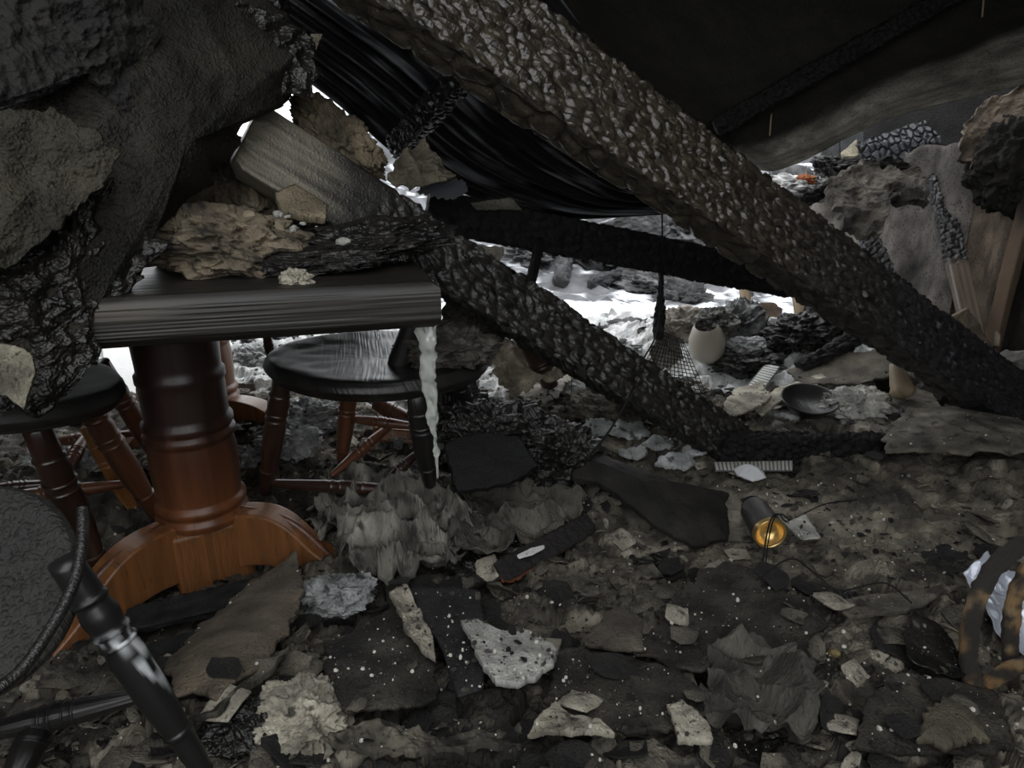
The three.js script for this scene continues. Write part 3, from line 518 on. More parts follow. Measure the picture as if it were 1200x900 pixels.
{ // chair on the left, tipped towards the viewer
  const c = at(-22, 452, 1.16);
  const t = thing('chair', c.clone().setY(0.08), 'tipped chair with long brown legs left of the pedestal, its dark rim half hidden', 'chair');
  part('seat', seatGeo(c.clone().add(V(0, -0.03, 0)), 0.215, 0.21, 0.045, Q(-0.1, 0, -0.1)), mat([0.026, 0.025, 0.024], 0.55, { map: grainC }), t);
  for (const [a, b, r, m] of [[[42, 500, 1.13], [122, 682, 1.33], 0.023, M.darkWood], [[94, 462, 1.28], [186, 606, 1.5], 0.021, M.brownWood], [[118, 425, 1.48], [192, 548, 1.7], 0.019, M.brownWood], [[102, 500, 1.5], [166, 616, 1.66], 0.016, M.ochreWood]]) part('leg', turned(at(...a), at(...b), LEG(r)), m, t);
  part('stretcher', turned(at(-30, 588, 1.35), at(150, 567, 1.5), RUNG(0.014)), M.brownWood, t);
  part('stretcher', turned(at(40, 520, 1.75), at(155, 508, 1.7), RUNG(0.013)), M.brownWood, t);
  part('stretcher', turned(at(72, 560, 1.45), at(102, 508, 1.6), RUNG(0.013)), M.brownWood, t);
  part('stretcher', turned(at(-30, 575, 1.5), at(70, 566, 1.55), RUNG(0.012)), M.darkWood, t);
}
{ // black chair fallen in the near left corner
  const c = at(-44, 700, 0.68);
  const t = thing('chair', at(60, 800, 0.7), 'black burnt chair fallen over in the near left corner, one turned leg forward', 'chair');
  const nrm = V(0.25, 0.72, 0.55).normalize(), ti = new THREE.Quaternion().setFromUnitVectors(V(0, 1, 0), nrm);
  part('seat', seatGeo(c, 0.105, 0.115, 0.02, ti), mat([0.02, 0.019, 0.016], 0.7, { map: gritC, bumpMap: gritB, bumpScale: 0.006 }), t);
  const arc = [[97, 596], [96, 640], [84, 690], [56, 742], [24, 786], [-12, 815]].map(([x, y], i) => at(x, y, 0.655 - 0.02 * i));
  part('back_hoop', tube(arc, 0.0052, 50, 10), M.blackWood, t);

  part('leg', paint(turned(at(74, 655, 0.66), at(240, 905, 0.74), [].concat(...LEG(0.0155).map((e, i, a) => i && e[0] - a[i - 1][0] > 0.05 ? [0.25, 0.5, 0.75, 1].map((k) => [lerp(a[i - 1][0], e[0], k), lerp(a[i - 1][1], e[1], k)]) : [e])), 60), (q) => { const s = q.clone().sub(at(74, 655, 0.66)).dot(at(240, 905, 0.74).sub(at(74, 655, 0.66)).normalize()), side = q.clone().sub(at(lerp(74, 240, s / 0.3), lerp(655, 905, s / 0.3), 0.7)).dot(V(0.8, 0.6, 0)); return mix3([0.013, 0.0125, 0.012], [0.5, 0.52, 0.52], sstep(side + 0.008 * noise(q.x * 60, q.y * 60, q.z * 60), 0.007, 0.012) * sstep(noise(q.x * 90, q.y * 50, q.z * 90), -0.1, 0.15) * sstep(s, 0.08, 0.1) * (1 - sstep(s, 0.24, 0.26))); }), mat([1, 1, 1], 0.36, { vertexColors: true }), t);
  part('leg', turned(at(48, 845, 0.8), at(10, 930, 0.74), LEG(0.015)), M.blackWood, t);
  part('stretcher', turned(at(-30, 862, 0.78), at(165, 815, 0.82), RUNG(0.014)), M.blackWood, t);
  const fr = (u, v) => at(lerp(128, 205, u) + (v - 0.5) * 16 + 4 * noise(u * 9, v * 3), lerp(735, 868, u) - (v - 0.5) * 10, lerp(0.668, 0.713, u) - 0.012);
}
// ------------------------------------------------------------------ colours of burnt stuff
const mottle = (a, b, f = 14, seed = 1, bias = 0, dark = null) => (p) => {
  let k = clamp(0.5 + bias + 1.3 * fbm(p.x * f, p.y * f, p.z * f + seed, 5), 0, 1), c = mix3(a, b, k);
  if (dark) { const d = sstep(fbm(p.x * f * 1.7 + 9, p.y * f * 1.7, p.z * f * 1.7 + seed * 3, 4), dark[0], dark[0] + 0.12); c = mix3(c, [0.018, 0.016, 0.014], d * dark[1]); }
  return c;
};
const BLACK = mottle([0.007, 0.0067, 0.006], [0.024, 0.022, 0.019], 20, 1);
const SOOT = mottle([0.03, 0.028, 0.024], [0.2, 0.185, 0.155], 13, 2, -0.05);
const GREY = mottle([0.05, 0.045, 0.036], [0.27, 0.248, 0.2], 16, 3, 0, [0.14, 0.85]);
const PALE = mottle([0.19, 0.175, 0.14], [0.66, 0.62, 0.52], 22, 4, 0.1, [0.24, 0.85]);
const WHITE = mottle([0.36, 0.36, 0.34], [0.8, 0.8, 0.77], 22, 5, 0.1, [0.28, 0.85]);
const BEIGE = mottle([0.085, 0.066, 0.045], [0.36, 0.305, 0.22], 18, 6, 0, [0.2, 0.9]);
const TAN = mottle([0.13, 0.105, 0.075], [0.22, 0.18, 0.135], 25, 7, 0, [0.3, 0.6]);
const COOL = mottle([0.15, 0.16, 0.165], [0.7, 0.73, 0.76], 16, 8, 0.05, [0.16, 0.85]);
function mottleU(a, b) { return (u, s) => mix3(a, b, clamp(0.4 + 1.2 * fbm(u * 9, s * 30, 3, 3), 0, 1)); }
let SEED = 100;
const creased = (k, a, s) => (x, y) => { const wx = x + 0.02 * noise(x * 9, y * 9, s), wy = y + 0.02 * noise(x * 9, y * 9, s + 5); return a * (Math.max(0, 1 - 3 * Math.abs(noise(wx * k, wy * k, s))) ** 1.4 + 0.45 * Math.max(0, 1 - 3.2 * Math.abs(noise(wx * k * 2.1, wy * k * 2.1, s + 9))) ** 1.3); };
const ofPix = (list, d) => list.map((p) => at(p[0], p[1], p[2] ?? d));
const ofGround = (list, up = 0) => list.map((p) => gnd(p[0], p[1], up));
// a rag or plate lying on the bed inside an outline seen at these pixels
const RAGS = [];
function topOf(x, z) { let y = ground(x, z); for (const r of RAGS) { let c = false; for (let i = 0, j = r.p.length - 1; i < r.p.length; j = i++) { const a = r.p[i], b = r.p[j]; if ((a.z > z) !== (b.z > z) && x < (b.x - a.x) * (z - a.z) / (b.z - a.z) + a.x) c = !c; } if (c) y = Math.max(y, groundBase(x, z) + r.up); } return y; }
function rag(name, label, category, list, col, m, o = {}, group) {
  const g = patch(ofGround(list), { drape: groundBase, lift: 0.02, seed: SEED++, th: 0.008, amp: 0.014, col, ...o });
  RAGS.push({ p: ofGround(list), up: (o.lift ?? 0.02) + (o.th ?? 0.008) + 0.12 * (o.amp ?? 0.014) });
  return solo(name, g, m, label, category, group);
}
// a rag or plate in the air, its corners at these pixels and depths
function flap(name, label, category, list, d, col, m, o = {}, group) {
  const g = patch(ofPix(list, d), { seed: SEED++, col, ...o });
  return solo(name, g, m, label, category, group);
}
// a torn lump resting on the bed: half-width in pixels and shares of height and depth
function lump(name, label, category, px, py, rpx, hy, hz, col, m, o = {}, group) {
  const p = gnd(px, py, 0), d = p.clone().sub(EYE).dot(V(0, -SP, -CP)), r = rpx / FOCAL * d, g = blob(SEED++, r, r * hy, r * hz, { col: (q) => col(q), ...o });
  g.rotateY(((SEED * 37) % 100) / 100 - 0.5);
  const t = mesh(name, g, m, scene); t.position.set(p.x, p.y + r * hy * (o.sink ?? 0.55), p.z); return tag(t, label, category, group);
}
function lumpAt(name, label, category, pos, rx, ry, rz, col, m, o = {}, rot = [0, 0, 0], group) {
  const t = mesh(name, blob(SEED++, rx, ry, rz, { col, ...o }), m, scene); t.position.copy(pos); t.rotation.set(...rot); return tag(t, label, category, group);
}

// ------------------------------------------------------------------ the fallen panel in the upper left, hanging in front of the table
{
  const c1 = mottle([0.02, 0.018, 0.014], [0.095, 0.084, 0.064], 7, 11, -0.05, [0.1, 0.9]);
  flap('fallen_ceiling_panel', 'large soot-covered ceiling panel hanging down across the upper left corner', 'panel',
    [[-90, -90, 0.8], [240, -60, 1.0], [345, 25, 1.1], [368, 45, 1.12], [340, 120, 1.1], [282, 145, 1.06], [262, 190, 1.04], [222, 240, 1.0], [182, 268, 0.96], [160, 330, 0.9], [110, 392, 0.86], [60, 450, 0.82], [-90, 480, 0.74]], 0.9, c1, M.soot, { th: 0.016, amp: 0.012, freq: 9, rings: 70, segs: 220, jag: 0.03, dome: 0.05 });
  const c2 = mottle([0.035, 0.032, 0.023], [0.12, 0.111, 0.08], 10, 12, 0.1, [0.16, 0.85]);
  flap('fallen_panel_piece', 'dusty grey broken panel piece lying over the large sooty panel at the left edge', 'panel',
    [[-80, 150, 0.7], [20, 128, 0.74], [60, 122, 0.76], [100, 150, 0.78], [140, 178, 0.8], [128, 205, 0.8], [95, 245, 0.78], [62, 270, 0.76], [20, 310, 0.74], [-80, 350, 0.68]], 0.74, c2, M.soot, { th: 0.014, amp: 0.01, freq: 14, rings: 36, segs: 140, jag: 0.014 });
  flap('soot_crust', 'black gritty crust clinging to the top of the large sooty panel', 'crust',
    [[-60, -60, 0.74], [150, -50, 0.84], [180, 40, 0.9], [172, 90, 0.92], [182, 170, 0.92], [168, 172, 0.92], [150, 110, 0.88], [90, 70, 0.84], [60, 110, 0.8], [30, 120, 0.77], [-60, 140, 0.7]], 0.8, BLACK, M.ash, { th: 0.008, amp: 0.016, freq: 44, rings: 60, segs: 140, jag: 0.02 });
  flap('soot_crust', 'black gritty crust hanging along the right end of the large sooty panel by the roofing', 'crust',
    [[200, -20, 0.96], [330, 20, 1.06], [370, 44, 1.09], [366, 110, 1.1], [300, 118, 1.05], [268, 80, 1.02], [210, 40, 0.97]], 1.02, BLACK, M.wet, { th: 0.008, amp: 0.02, freq: 30, rings: 34, segs: 120, jag: 0.02 });
  flap('insulation_mat', 'black burnt insulation mat hanging below the broken panel piece over the table end', 'insulation',
    [[62, 275, 0.8], [130, 215, 0.86], [170, 262, 0.9], [185, 290, 0.9], [150, 345, 0.88], [128, 370, 0.87], [112, 400, 0.86], [118, 425, 0.86], [92, 455, 0.84], [40, 480, 0.8], [-70, 500, 0.74], [-70, 320, 0.72]], 0.82, mottle([0.008, 0.0075, 0.007], [0.034, 0.03, 0.024], 26, 13), M.wet, { th: 0.02, amp: 0.03, freq: 16, rings: 46, segs: 180, jag: 0.03 });
  flap('drywall_chunk', 'pale broken drywall piece at the left edge over the tipped chair', 'drywall',
    [[-30, 402, 0.72], [15, 403, 0.73], [38, 415, 0.74], [43, 440, 0.74], [34, 460, 0.735], [28, 481, 0.73], [8, 464, 0.72], [-30, 455, 0.71]], 0.72, mottle([0.1, 0.095, 0.075], [0.5, 0.47, 0.36], 26, 14, -0.05), M.ash, { th: 0.014, amp: 0.006, freq: 30, rings: 18, segs: 70, jag: 0.01 });
  flap('torn_paper', 'pale curled paper scrap at the right end of the fallen panel', 'paper', [[365, 40, 1.1], [377, 40, 1.12], [370, 60, 1.11], [365, 72, 1.1]], 1.1, () => [0.42, 0.38, 0.3], M.ash, { th: 0.002, amp: 0.004, rings: 6, segs: 30, jag: 0.004 });
}
// ------------------------------------------------------------------ what lies on the table
{
  lumpAt('insulation_clump', 'large beige burnt insulation heap on the left of the table top', 'insulation', at(262, 285, 1.06), 0.125, 0.055, 0.12, BEIGE, M.fluff, { amp: 0.4, detail: 44 }, [0, 0.2, -0.15]);
  lumpAt('insulation_clump', 'brown crumpled insulation leaning up from the table to the pale beam end', 'insulation', at(275, 235, 1.28), 0.13, 0.1, 0.08, BEIGE, M.fluff, { amp: 0.45, detail: 44 }, [0.3, 0, -0.5]);
  flap('drywall_chunk', 'flat tan drywall piece on the table under the pale beam end', 'drywall', [[322, 225, 1.12], [345, 216, 1.15], [384, 240, 1.14], [382, 256, 1.12], [330, 248, 1.1]], 1.12, mottle([0.2, 0.165, 0.11], [0.34, 0.29, 0.2], 20, 15), M.ash, { th: 0.012, amp: 0.004, jag: 0.006, rings: 12, segs: 60 });
  lumpAt('insulation_clump', 'ragged dark brown shred above the pale beam end under the roofing', 'insulation', at(398, 168, 1.25), 0.09, 0.05, 0.05, mottle([0.05, 0.04, 0.025], [0.22, 0.18, 0.12], 20, 16), M.fluff, { amp: 0.5, detail: 34 }, [0, 0, -0.75]);
  lumpAt('insulation_clump', 'small pale tuft hanging at the front edge of the table', 'insulation', at(347, 328, 0.94), 0.022, 0.014, 0.014, PALE, M.fluff, { amp: 0.5, detail: 20 });
  lumpAt('charred_heap', 'low black heap of char along the right end of the table', 'char', at(430, 285, 1.14), 0.13, 0.035, 0.1, BLACK, M.wet, { amp: 0.4, detail: 36 }, [0, 0, 0.1]);
  lumpAt('charred_heap', 'black heap of char along the front of the table under the insulation', 'char', at(345, 307, 1.02), 0.13, 0.018, 0.05, BLACK, M.wet, { amp: 0.4, detail: 36 }, [0, 0, 0.05]);
  const bits = [[326, 251, 8, 'rounded white chip lying on the table insulation'], [337, 254, 4, 'small grey chip beside the rounded white chip'], [299, 279, 8, 'thin white curved sliver below the insulation on the table'], [344, 268, 7, 'pale folded flake by the black table heap'], [402, 283, 9, 'thin white crescent sliver on the table under the sloping beam'], [355, 262, 4, 'smallest pale flake above the folded flake on the table'], [415, 303, 6, 'grey fluff bit on the black table front']];
  for (const [x, y, r, l] of bits) { const d = 1.02, s = r / FOCAL * d; lumpAt('pale_chip', l, 'chip', at(x, y, d - 0.02), s, s * 0.45, s * 0.6, WHITE, M.ash, { amp: 0.25, detail: 10 }, [0.4, x, 0.1], 'pale chips on the table'); }
  flap('torn_membrane', 'brown and pale torn roofing membrane tuft above the sloping beam', 'membrane', [[452, 212, 1.5], [470, 180, 1.55], [498, 165, 1.58], [508, 180, 1.58], [522, 195, 1.58], [534, 205, 1.56], [512, 215, 1.54], [480, 222, 1.52]], 1.54, mottle([0.05, 0.03, 0.02], [0.4, 0.37, 0.28], 14, 18, 0.05), M.fluff, { th: 0.004, amp: 0.03, freq: 12, rings: 20, segs: 80, jag: 0.02 });
  flap('torn_membrane', 'grey scrap of membrane along the top of the level beam', 'membrane', [[552, 237, 1.74], [600, 232, 1.78], [612, 246, 1.8], [560, 246, 1.74]], 1.76, mottle([0.1, 0.09, 0.075], [0.3, 0.28, 0.23], 14, 19), M.ash, { th: 0.004, amp: 0.01, rings: 10, segs: 50 });
  flap('torn_membrane', 'grey rag caught between the level beam and the sloping beam', 'membrane', [[556, 285, 1.6], [590, 290, 1.62], [590, 300, 1.62], [575, 322, 1.6], [558, 318, 1.6]], 1.6, mottle([0.12, 0.11, 0.09], [0.32, 0.3, 0.25], 14, 20), M.ash, { th: 0.004, amp: 0.01, rings: 10, segs: 50 });
  // ice
  const ice = (name, label, a, b, r, wob = 0.12) => { const prof = []; for (let k = 0; k <= 70; k++) { const f = k / 70; prof.push([f, r * (1 - f) ** 0.75 * (1 + wob * Math.sin(f * 34) + wob * 0.6 * Math.sin(f * 77))]); } const g = turned(a, b, prof, 24), p = g.attributes.position, n = g.attributes.normal; for (let i = 0; i < p.count; i++) { const h = r * (0.5 * noise(p.getX(i) * 70, p.getY(i) * 45, p.getZ(i) * 70) + 0.25 * noise(p.getX(i) * 160, p.getY(i) * 110, p.getZ(i) * 160)) * (a.distanceTo(V(p.getX(i), p.getY(i), p.getZ(i))) < a.distanceTo(b) * 0.9 ? 1 : 0.2); p.setXYZ(i, p.getX(i) + n.getX(i) * h, p.getY(i) + n.getY(i) * h, p.getZ(i) + n.getZ(i) * h); } g.computeVertexNormals(); solo(name, g, M.ice, label, 'icicle', 'icicles under the table'); };
  ice('icicle', 'longest icicle, hanging from the right corner of the table past the seat', at(495, 330, 0.985), at(513, 560, 1.09), 0.0155, 0.1);
  ice('icicle', 'short icicle hanging from the pale tuft at the table edge', at(354, 338, 0.955), at(358, 372, 0.965), 0.004);
  ice('icicle', 'tiny icicle left of the one on the pale tuft', at(338, 342, 0.955), at(341, 362, 0.96), 0.003);
  ice('icicle', 'thin icicle on the table edge, first left of the right corner', at(428, 330, 0.96), at(430, 358, 0.965), 0.0025);
  ice('icicle', 'thin icicle on the table edge, second left of the right corner', at(406, 332, 0.955), at(409, 350, 0.96), 0.0025);
  ice('icicle', 'icicle hanging from the table underside above the black seat', at(441, 372, 0.99), at(444, 400, 1.0), 0.0035);
}
// ------------------------------------------------------------------ round the right-hand partition
{
  const col = (px, py, d) => at(px, py, d);
  timberThing('charred_stud', 'upper black scaly stud leaning on the stained partition, left of the two', 'stud', at(1052, 350, 2.62), at(1010, 262, 2.75), 0.07, 0.04, { side: V(1, 0, 0.3), depth: 0.008, cell: [0.02, 0.04], seed: 31, col: CHAR(1) }, M.char);
  timberThing('charred_stud', 'stud leaning on the stained partition, charred above and bare brown below', 'stud', at(1142, 400, 2.4), at(1098, 205, 2.6), 0.065, 0.04, { side: V(1, 0, 0.3), depth: 0.009, cell: [0.02, 0.04], seed: 32, bare: (u, s, L) => sstep(u / L, 0.42, 0.5), col: (u, s, L) => { const n = 0.8 + 0.5 * noise(u * 4, s * 90); return mix3([0.17 * n, 0.13 * n, 0.1 * n], [0.02, 0.02, 0.02], sstep(u / L + 0.03 * noise(s * 40, u * 20), 0.4, 0.5)); } }, M.char);
  timberThing('pipe', 'pale upright pipe at the right end of the stained partition', 'pipe', at(1168, 406, 2.4), at(1184, 205, 2.5), 0.02, 0.02, { side: V(1, 0, 0.3), depth: 0.001, round: 0.009, seed: 33, res: 0.006, col: mottleU([0.28, 0.23, 0.18], [0.06, 0.05, 0.04]) }, M.charDull);
  // scaly charred wall boards above
  flap('charred_wallboard', 'large black alligatored wall board above the torn insulation', 'board', [[1004, 168, 2.75], [1060, 148, 2.7], [1120, 130, 2.6], [1172, 130, 2.5], [1180, 185, 2.5], [1100, 200, 2.65], [1010, 196, 2.75]], 2.7, (p) => { const n = 0.8 + 0.4 * noise(p.x * 30, p.y * 30); return [0.026 * n, 0.028 * n, 0.033 * n]; }, M.char, { th: 0.02, amp: 0.004, freq: 22, rings: 110, segs: 360, jag: 0.008, disp: (x, y) => { const v = voronoi(x * 46, y * 32, 5); return 0.009 * Math.min(1, v[1] * 3.5); } });
  flap('torn_insulation', 'large torn grey insulation flap draped over the stained partition', 'insulation', [[968, 222, 2.45], [990, 196, 2.5], [1040, 190, 2.5], [1082, 205, 2.5], [1092, 228, 2.48], [1082, 240, 2.46], [1060, 222, 2.44], [1040, 244, 2.42], [1034, 268, 2.4], [1008, 274, 2.4], [990, 262, 2.4], [984, 244, 2.42]], 2.45, mottle([0.035, 0.031, 0.026], [0.24, 0.22, 0.19], 10, 21, -0.05, [0.12, 0.7]), M.fluff, { th: 0.03, amp: 0.04, freq: 8, rings: 36, segs: 140, jag: 0.03 });
  flap('torn_insulation', 'tan ragged flap hanging in the upper right corner beside the ceiling sheet', 'insulation', [[1128, 150, 2.3], [1150, 120, 2.3], [1210, 95, 2.25], [1250, 130, 2.2], [1200, 150, 2.25], [1160, 160, 2.3], [1140, 195, 2.3], [1122, 188, 2.32]], 2.28, mottle([0.09, 0.07, 0.055], [0.34, 0.28, 0.22], 9, 22), M.fluff, { th: 0.02, amp: 0.035, freq: 9, rings: 26, segs: 110, jag: 0.02 });
  lumpAt('charred_heap', 'black clotted char mass in the right corner above the brown post', 'char', at(1190, 195, 2.3), 0.14, 0.15, 0.08, BLACK, M.charDull, { amp: 0.4, detail: 34 });
  lumpAt('charred_heap', 'ragged black char along the top of the stained partition', 'char', at(1040, 196, 2.68), 0.27, 0.03, 0.06, BLACK, M.wet, { amp: 0.5, detail: 34 }, [0, 0.5, -0.02]);
  lumpAt('charred_heap', 'black crumbled char left of the torn insulation flap', 'char', at(975, 196, 2.62), 0.07, 0.035, 0.05, BLACK, M.wet, { amp: 0.5, detail: 28 }, [0, 0, -0.3]);
  timberThing('charred_board', 'black split board end sticking out left over the partition top', 'board', at(930, 240, 2.6), at(1046, 188, 2.6), 0.05, 0.02, { depth: 0.006, seed: 36, col: CHAR(0.7) }, M.charDull);
  { const a = at(955, 222, 2.85), t = solo('perforated_strip', sheet((u, v) => at(lerp(953, 962, u) + 0.5, lerp(172, 206, v), 2.8), 4, 8, 0.003, null, [0.03, 0.1]), M.steel, 'grey perforated metal strip standing at the left of the partition top', 'metal strip'); for (let k = 0; k < 5; k++) { const h = mesh('hole', new THREE.CylinderGeometry(0.003, 0.003, 0.002, 10).rotateX(Math.PI / 2), M.wire, t); h.position.copy(at(956.5, 177 + k * 6.5, 2.795)).sub(t.position); } }
  flap('wall_lining', 'grey lining board beside the perforated strip under the ceiling sheet', 'board', [[962, 172, 2.86], [985, 162, 2.86], [985, 205, 2.84], [962, 208, 2.84]], 2.85, () => [0.2, 0.21, 0.23], M.soot, { th: 0.008, amp: 0.003, rings: 8, segs: 40, jag: 0.004 });
  flap('foam_scrap', 'pale yellowish torn foam scrap standing behind the black crumbled char', 'foam', [[987, 178, 2.75], [1004, 163, 2.75], [1006, 182, 2.74], [1002, 184, 2.73], [988, 183, 2.74]], 2.74, mottle([0.45, 0.41, 0.3], [0.75, 0.7, 0.55], 14, 23), M.ash, { th: 0.012, amp: 0.006, rings: 10, segs: 50 });
  flap('wall_lining', 'blue-grey lining board behind the pale foam scrap', 'board', [[985, 150, 2.85], [1012, 146, 2.85], [1014, 186, 2.83], [986, 190, 2.83]], 2.84, () => [0.2, 0.215, 0.24], M.soot, { th: 0.008, amp: 0.003, rings: 8, segs: 40, jag: 0.004 });
  lumpAt('red_wrapper', 'crumpled orange-red wrapper at the left end of the partition', 'wrapper', at(944, 211, 2.92), 0.04, 0.022, 0.02, mottle([0.35, 0.05, 0.03], [0.7, 0.3, 0.1], 30, 24), M.ash, { amp: 0.5, detail: 14 });
  lumpAt('charred_heap', 'snow-flecked black rubble seen over the glossy rafter', 'char', at(930, 222, 3.0), 0.16, 0.06, 0.1, mottle([0.03, 0.03, 0.03], [0.85, 0.87, 0.9], 14, 25, 0.3, [0.16, 0.9]), M.ash, { amp: 0.4, detail: 30 });
  timberThing('fallen_plank', 'pale split plank slanting at the foot of the stained partition', 'plank', at(1108, 382, 2.35), at(1135, 366, 2.4), 0.05, 0.015, { depth: 0, seed: 37, col: () => [0.2, 0.16, 0.12] }, M.charDull);
  flap('cardboard_piece', 'brown bent board piece leaning at the foot of the stained partition', 'board', [[1112, 386, 2.35], [1131, 363, 2.38], [1140, 368, 2.38], [1162, 405, 2.34], [1130, 400, 2.32]], 2.36, mottle([0.11, 0.085, 0.06], [0.22, 0.17, 0.12], 10, 26), M.ash, { th: 0.006, amp: 0.008, rings: 12, segs: 60, jag: 0.006 });
  flap('pale_scrap', 'pale curled scrap in front of the bent brown board', 'scrap', [[1128, 395, 2.3], [1140, 392, 2.3], [1168, 412, 2.27], [1150, 414, 2.26]], 2.28, PALE, M.ash, { th: 0.004, amp: 0.012, rings: 10, segs: 50 });
  solo('white_ground_sheet', patch(ofPix([[1120, 418, 2.3], [1230, 408, 2.2], [1230, 430, 2.15], [1130, 432, 2.2]], 2.2), { col: mottle([0.1, 0.1, 0.095], [0.3, 0.29, 0.27], 12, 27), th: 0.005, amp: 0.02, rings: 14, segs: 60 }), M.ash, 'grey sheet of debris along the foot of the partition by the rafter end', 'sheet');
}

// ------------------------------------------------------------------ the burnt things on the floor, from left to right
const stiff = { amp: 0.007, freq: 9, th: 0.006, jag: 0.012, rings: 20, segs: 90 };
rag('board_piece', 'sandy tan cracked board sloping between pedestal foot and pale fluff', 'board', [[350, 672], [360, 720], [344, 765], [318, 812], [262, 858], [214, 850], [198, 815], [240, 765], [296, 712]], TAN, M.ash, { ...stiff, lift: 0.045, dome: 0.02, amp: 0.008, rings: 34, segs: 120 });
rag('burnt_rag', 'grey crumpled cloth with stiff pale folds in front of the black chair', 'cloth', [[368, 605], [392, 580], [440, 572], [492, 584], [548, 596], [562, 640], [528, 684], [452, 704], [402, 676], [374, 640]], mottle([0.06, 0.056, 0.048], [0.46, 0.45, 0.4], 15, 31, 0.0, [0.12, 0.8]), M.ash, { disp: creased(9, 0.05, 3), freq: 14, amp: 0.02, rings: 90, segs: 260, jag: 0.04, th: 0.003, lift: 0.02 });
rag('burnt_rag', 'dark stiff cloth rising to the right of the grey crumpled one', 'cloth', [[545, 596], [600, 575], [660, 590], [690, 610], [650, 650], [600, 670], [540, 678], [530, 640]], mottle([0.03, 0.028, 0.024], [0.2, 0.19, 0.16], 12, 32, -0.05), M.ash, { disp: creased(8, 0.042, 8), freq: 14, amp: 0.02, rings: 60, segs: 190, jag: 0.03, th: 0.003, lift: 0.03 });
rag('charred_cloth', 'black wet cloth lying in the hollow behind the orange-edged strip', 'cloth', [[520, 650], [570, 625], [640, 630], [680, 640], [600, 685], [540, 705]], BLACK, M.wet, { fold: 0.03, freq: 14, amp: 0.02, rings: 30, segs: 100, lift: 0.012 });
lump('insulation_tuft', 'white fibrous tuft just right of the upper end of the tan board', 'insulation', 395, 706, 40, 0.45, 0.75, COOL, M.fluff, { amp: 0.5, detail: 36 });
lump('insulation_tuft', 'largest pale hairy tuft at the bottom edge left of the dark slab', 'insulation', 352, 850, 52, 0.5, 1.1, PALE, M.fluff, { amp: 0.5, detail: 44, sink: 0.35 });
rag('torn_liner', 'torn grey sheet wrapped round the black hole left of the hairy tuft', 'sheet', [[232, 880], [262, 835], [300, 795], [345, 790], [330, 812], [300, 832], [268, 880]], GREY, M.ash, { fold: 0.03, amp: 0.014, rings: 26, segs: 90, lift: 0.03 });
lump('charred_lump', 'black charred lump between the torn grey sheet and the hairy tuft', 'char', 285, 865, 42, 0.5, 0.8, BLACK, M.wet, { amp: 0.4, detail: 30 });
lump('charred_lump', 'black burnt flake lump lying on the tan board', 'char', 300, 768, 24, 0.3, 0.8, BLACK, M.charDull, { amp: 0.5, detail: 20, sink: 1.6 });
rag('roof_slab', 'dark grey dusty slab under the white torn strip near the bottom', 'slab', [[384, 782], [430, 752], [472, 733], [492, 770], [512, 815], [516, 850], [470, 856], [412, 866], [388, 830]], SOOT, M.slab, { ...stiff, lift: 0.035 });
rag('roof_slab', 'smooth blue-black slab standing out right of the white torn strip', 'slab', [[482, 722], [540, 720], [560, 724], [572, 775], [566, 850], [538, 858], [520, 800], [500, 765]], mottle([0.04, 0.04, 0.044], [0.1, 0.1, 0.11], 9, 33), M.slab, { ...stiff, lift: 0.05, jag: 0.004 });
rag('torn_strip', 'white torn board strip lying between the two dark slabs', 'strip', [[459, 738], [478, 724], [488, 745], [508, 785], [512, 815], [496, 805], [480, 785], [470, 760]], PALE, M.ash, { amp: 0.014, freq: 18, rings: 20, segs: 80, lift: 0.06, th: 0.01 });
rag('drywall_chunk', 'largest white drywall chunk with torn paper edge right of the blue-black slab', 'drywall', [[542, 775], [560, 772], [590, 785], [620, 785], [650, 805], [652, 822], [630, 845], [606, 856], [580, 852], [560, 818], [552, 795]], WHITE, M.ash, { ...stiff, lift: 0.065, th: 0.009, jag: 0.01 });
rag('roof_slab', 'broad dark slab flecked with white at the bottom, right of the white chunk', 'slab', [[652, 790], [700, 785], [780, 810], [822, 835], [826, 860], [790, 885], [700, 890], [655, 870], [640, 850]], mottle([0.035, 0.032, 0.028], [0.22, 0.2, 0.165], 16, 34, -0.08), M.slab, { ...stiff, lift: 0.035 });
rag('board_piece', 'brown triangular plate leaning behind the broad flecked slab', 'board', [[682, 788], [708, 750], [730, 742], [750, 760], [752, 795], [720, 798]], mottle([0.07, 0.06, 0.047], [0.16, 0.14, 0.11], 14, 35), M.ash, { ...stiff, lift: 0.05, dome: 0.012 });
rag('roof_slab', 'big dark speckled slab below the brass cup', 'slab', [[800, 712], [845, 688], [880, 692], [930, 725], [962, 760], [930, 800], [860, 805], [790, 812], [740, 790], [770, 745]], mottle([0.035, 0.031, 0.026], [0.2, 0.18, 0.15], 16, 36, -0.08), M.slab, { ...stiff, lift: 0.04, amp: 0.012, rings: 34, segs: 130, jag: 0.02 });
rag('burnt_rag', 'stiff dark crumpled cloth in the bottom middle right of the flecked slab', 'cloth', [[826, 800], [870, 785], [915, 792], [945, 830], [955, 880], [920, 905], [850, 905], [815, 880], [822, 840]], mottle([0.04, 0.037, 0.032], [0.17, 0.16, 0.135], 15, 37), M.ash, { disp: creased(7, 0.05, 12), freq: 14, amp: 0.016, rings: 60, segs: 180, lift: 0.02, th: 0.003 });
rag('drywall_chunk', 'pale upright drywall shard at the bottom edge below the flecked slab', 'drywall', [[618, 905], [635, 878], [650, 862], [668, 880], [700, 885], [720, 905]], PALE, M.ash, { amp: 0.016, lift: 0.05, rings: 18, segs: 70, th: 0.006 });
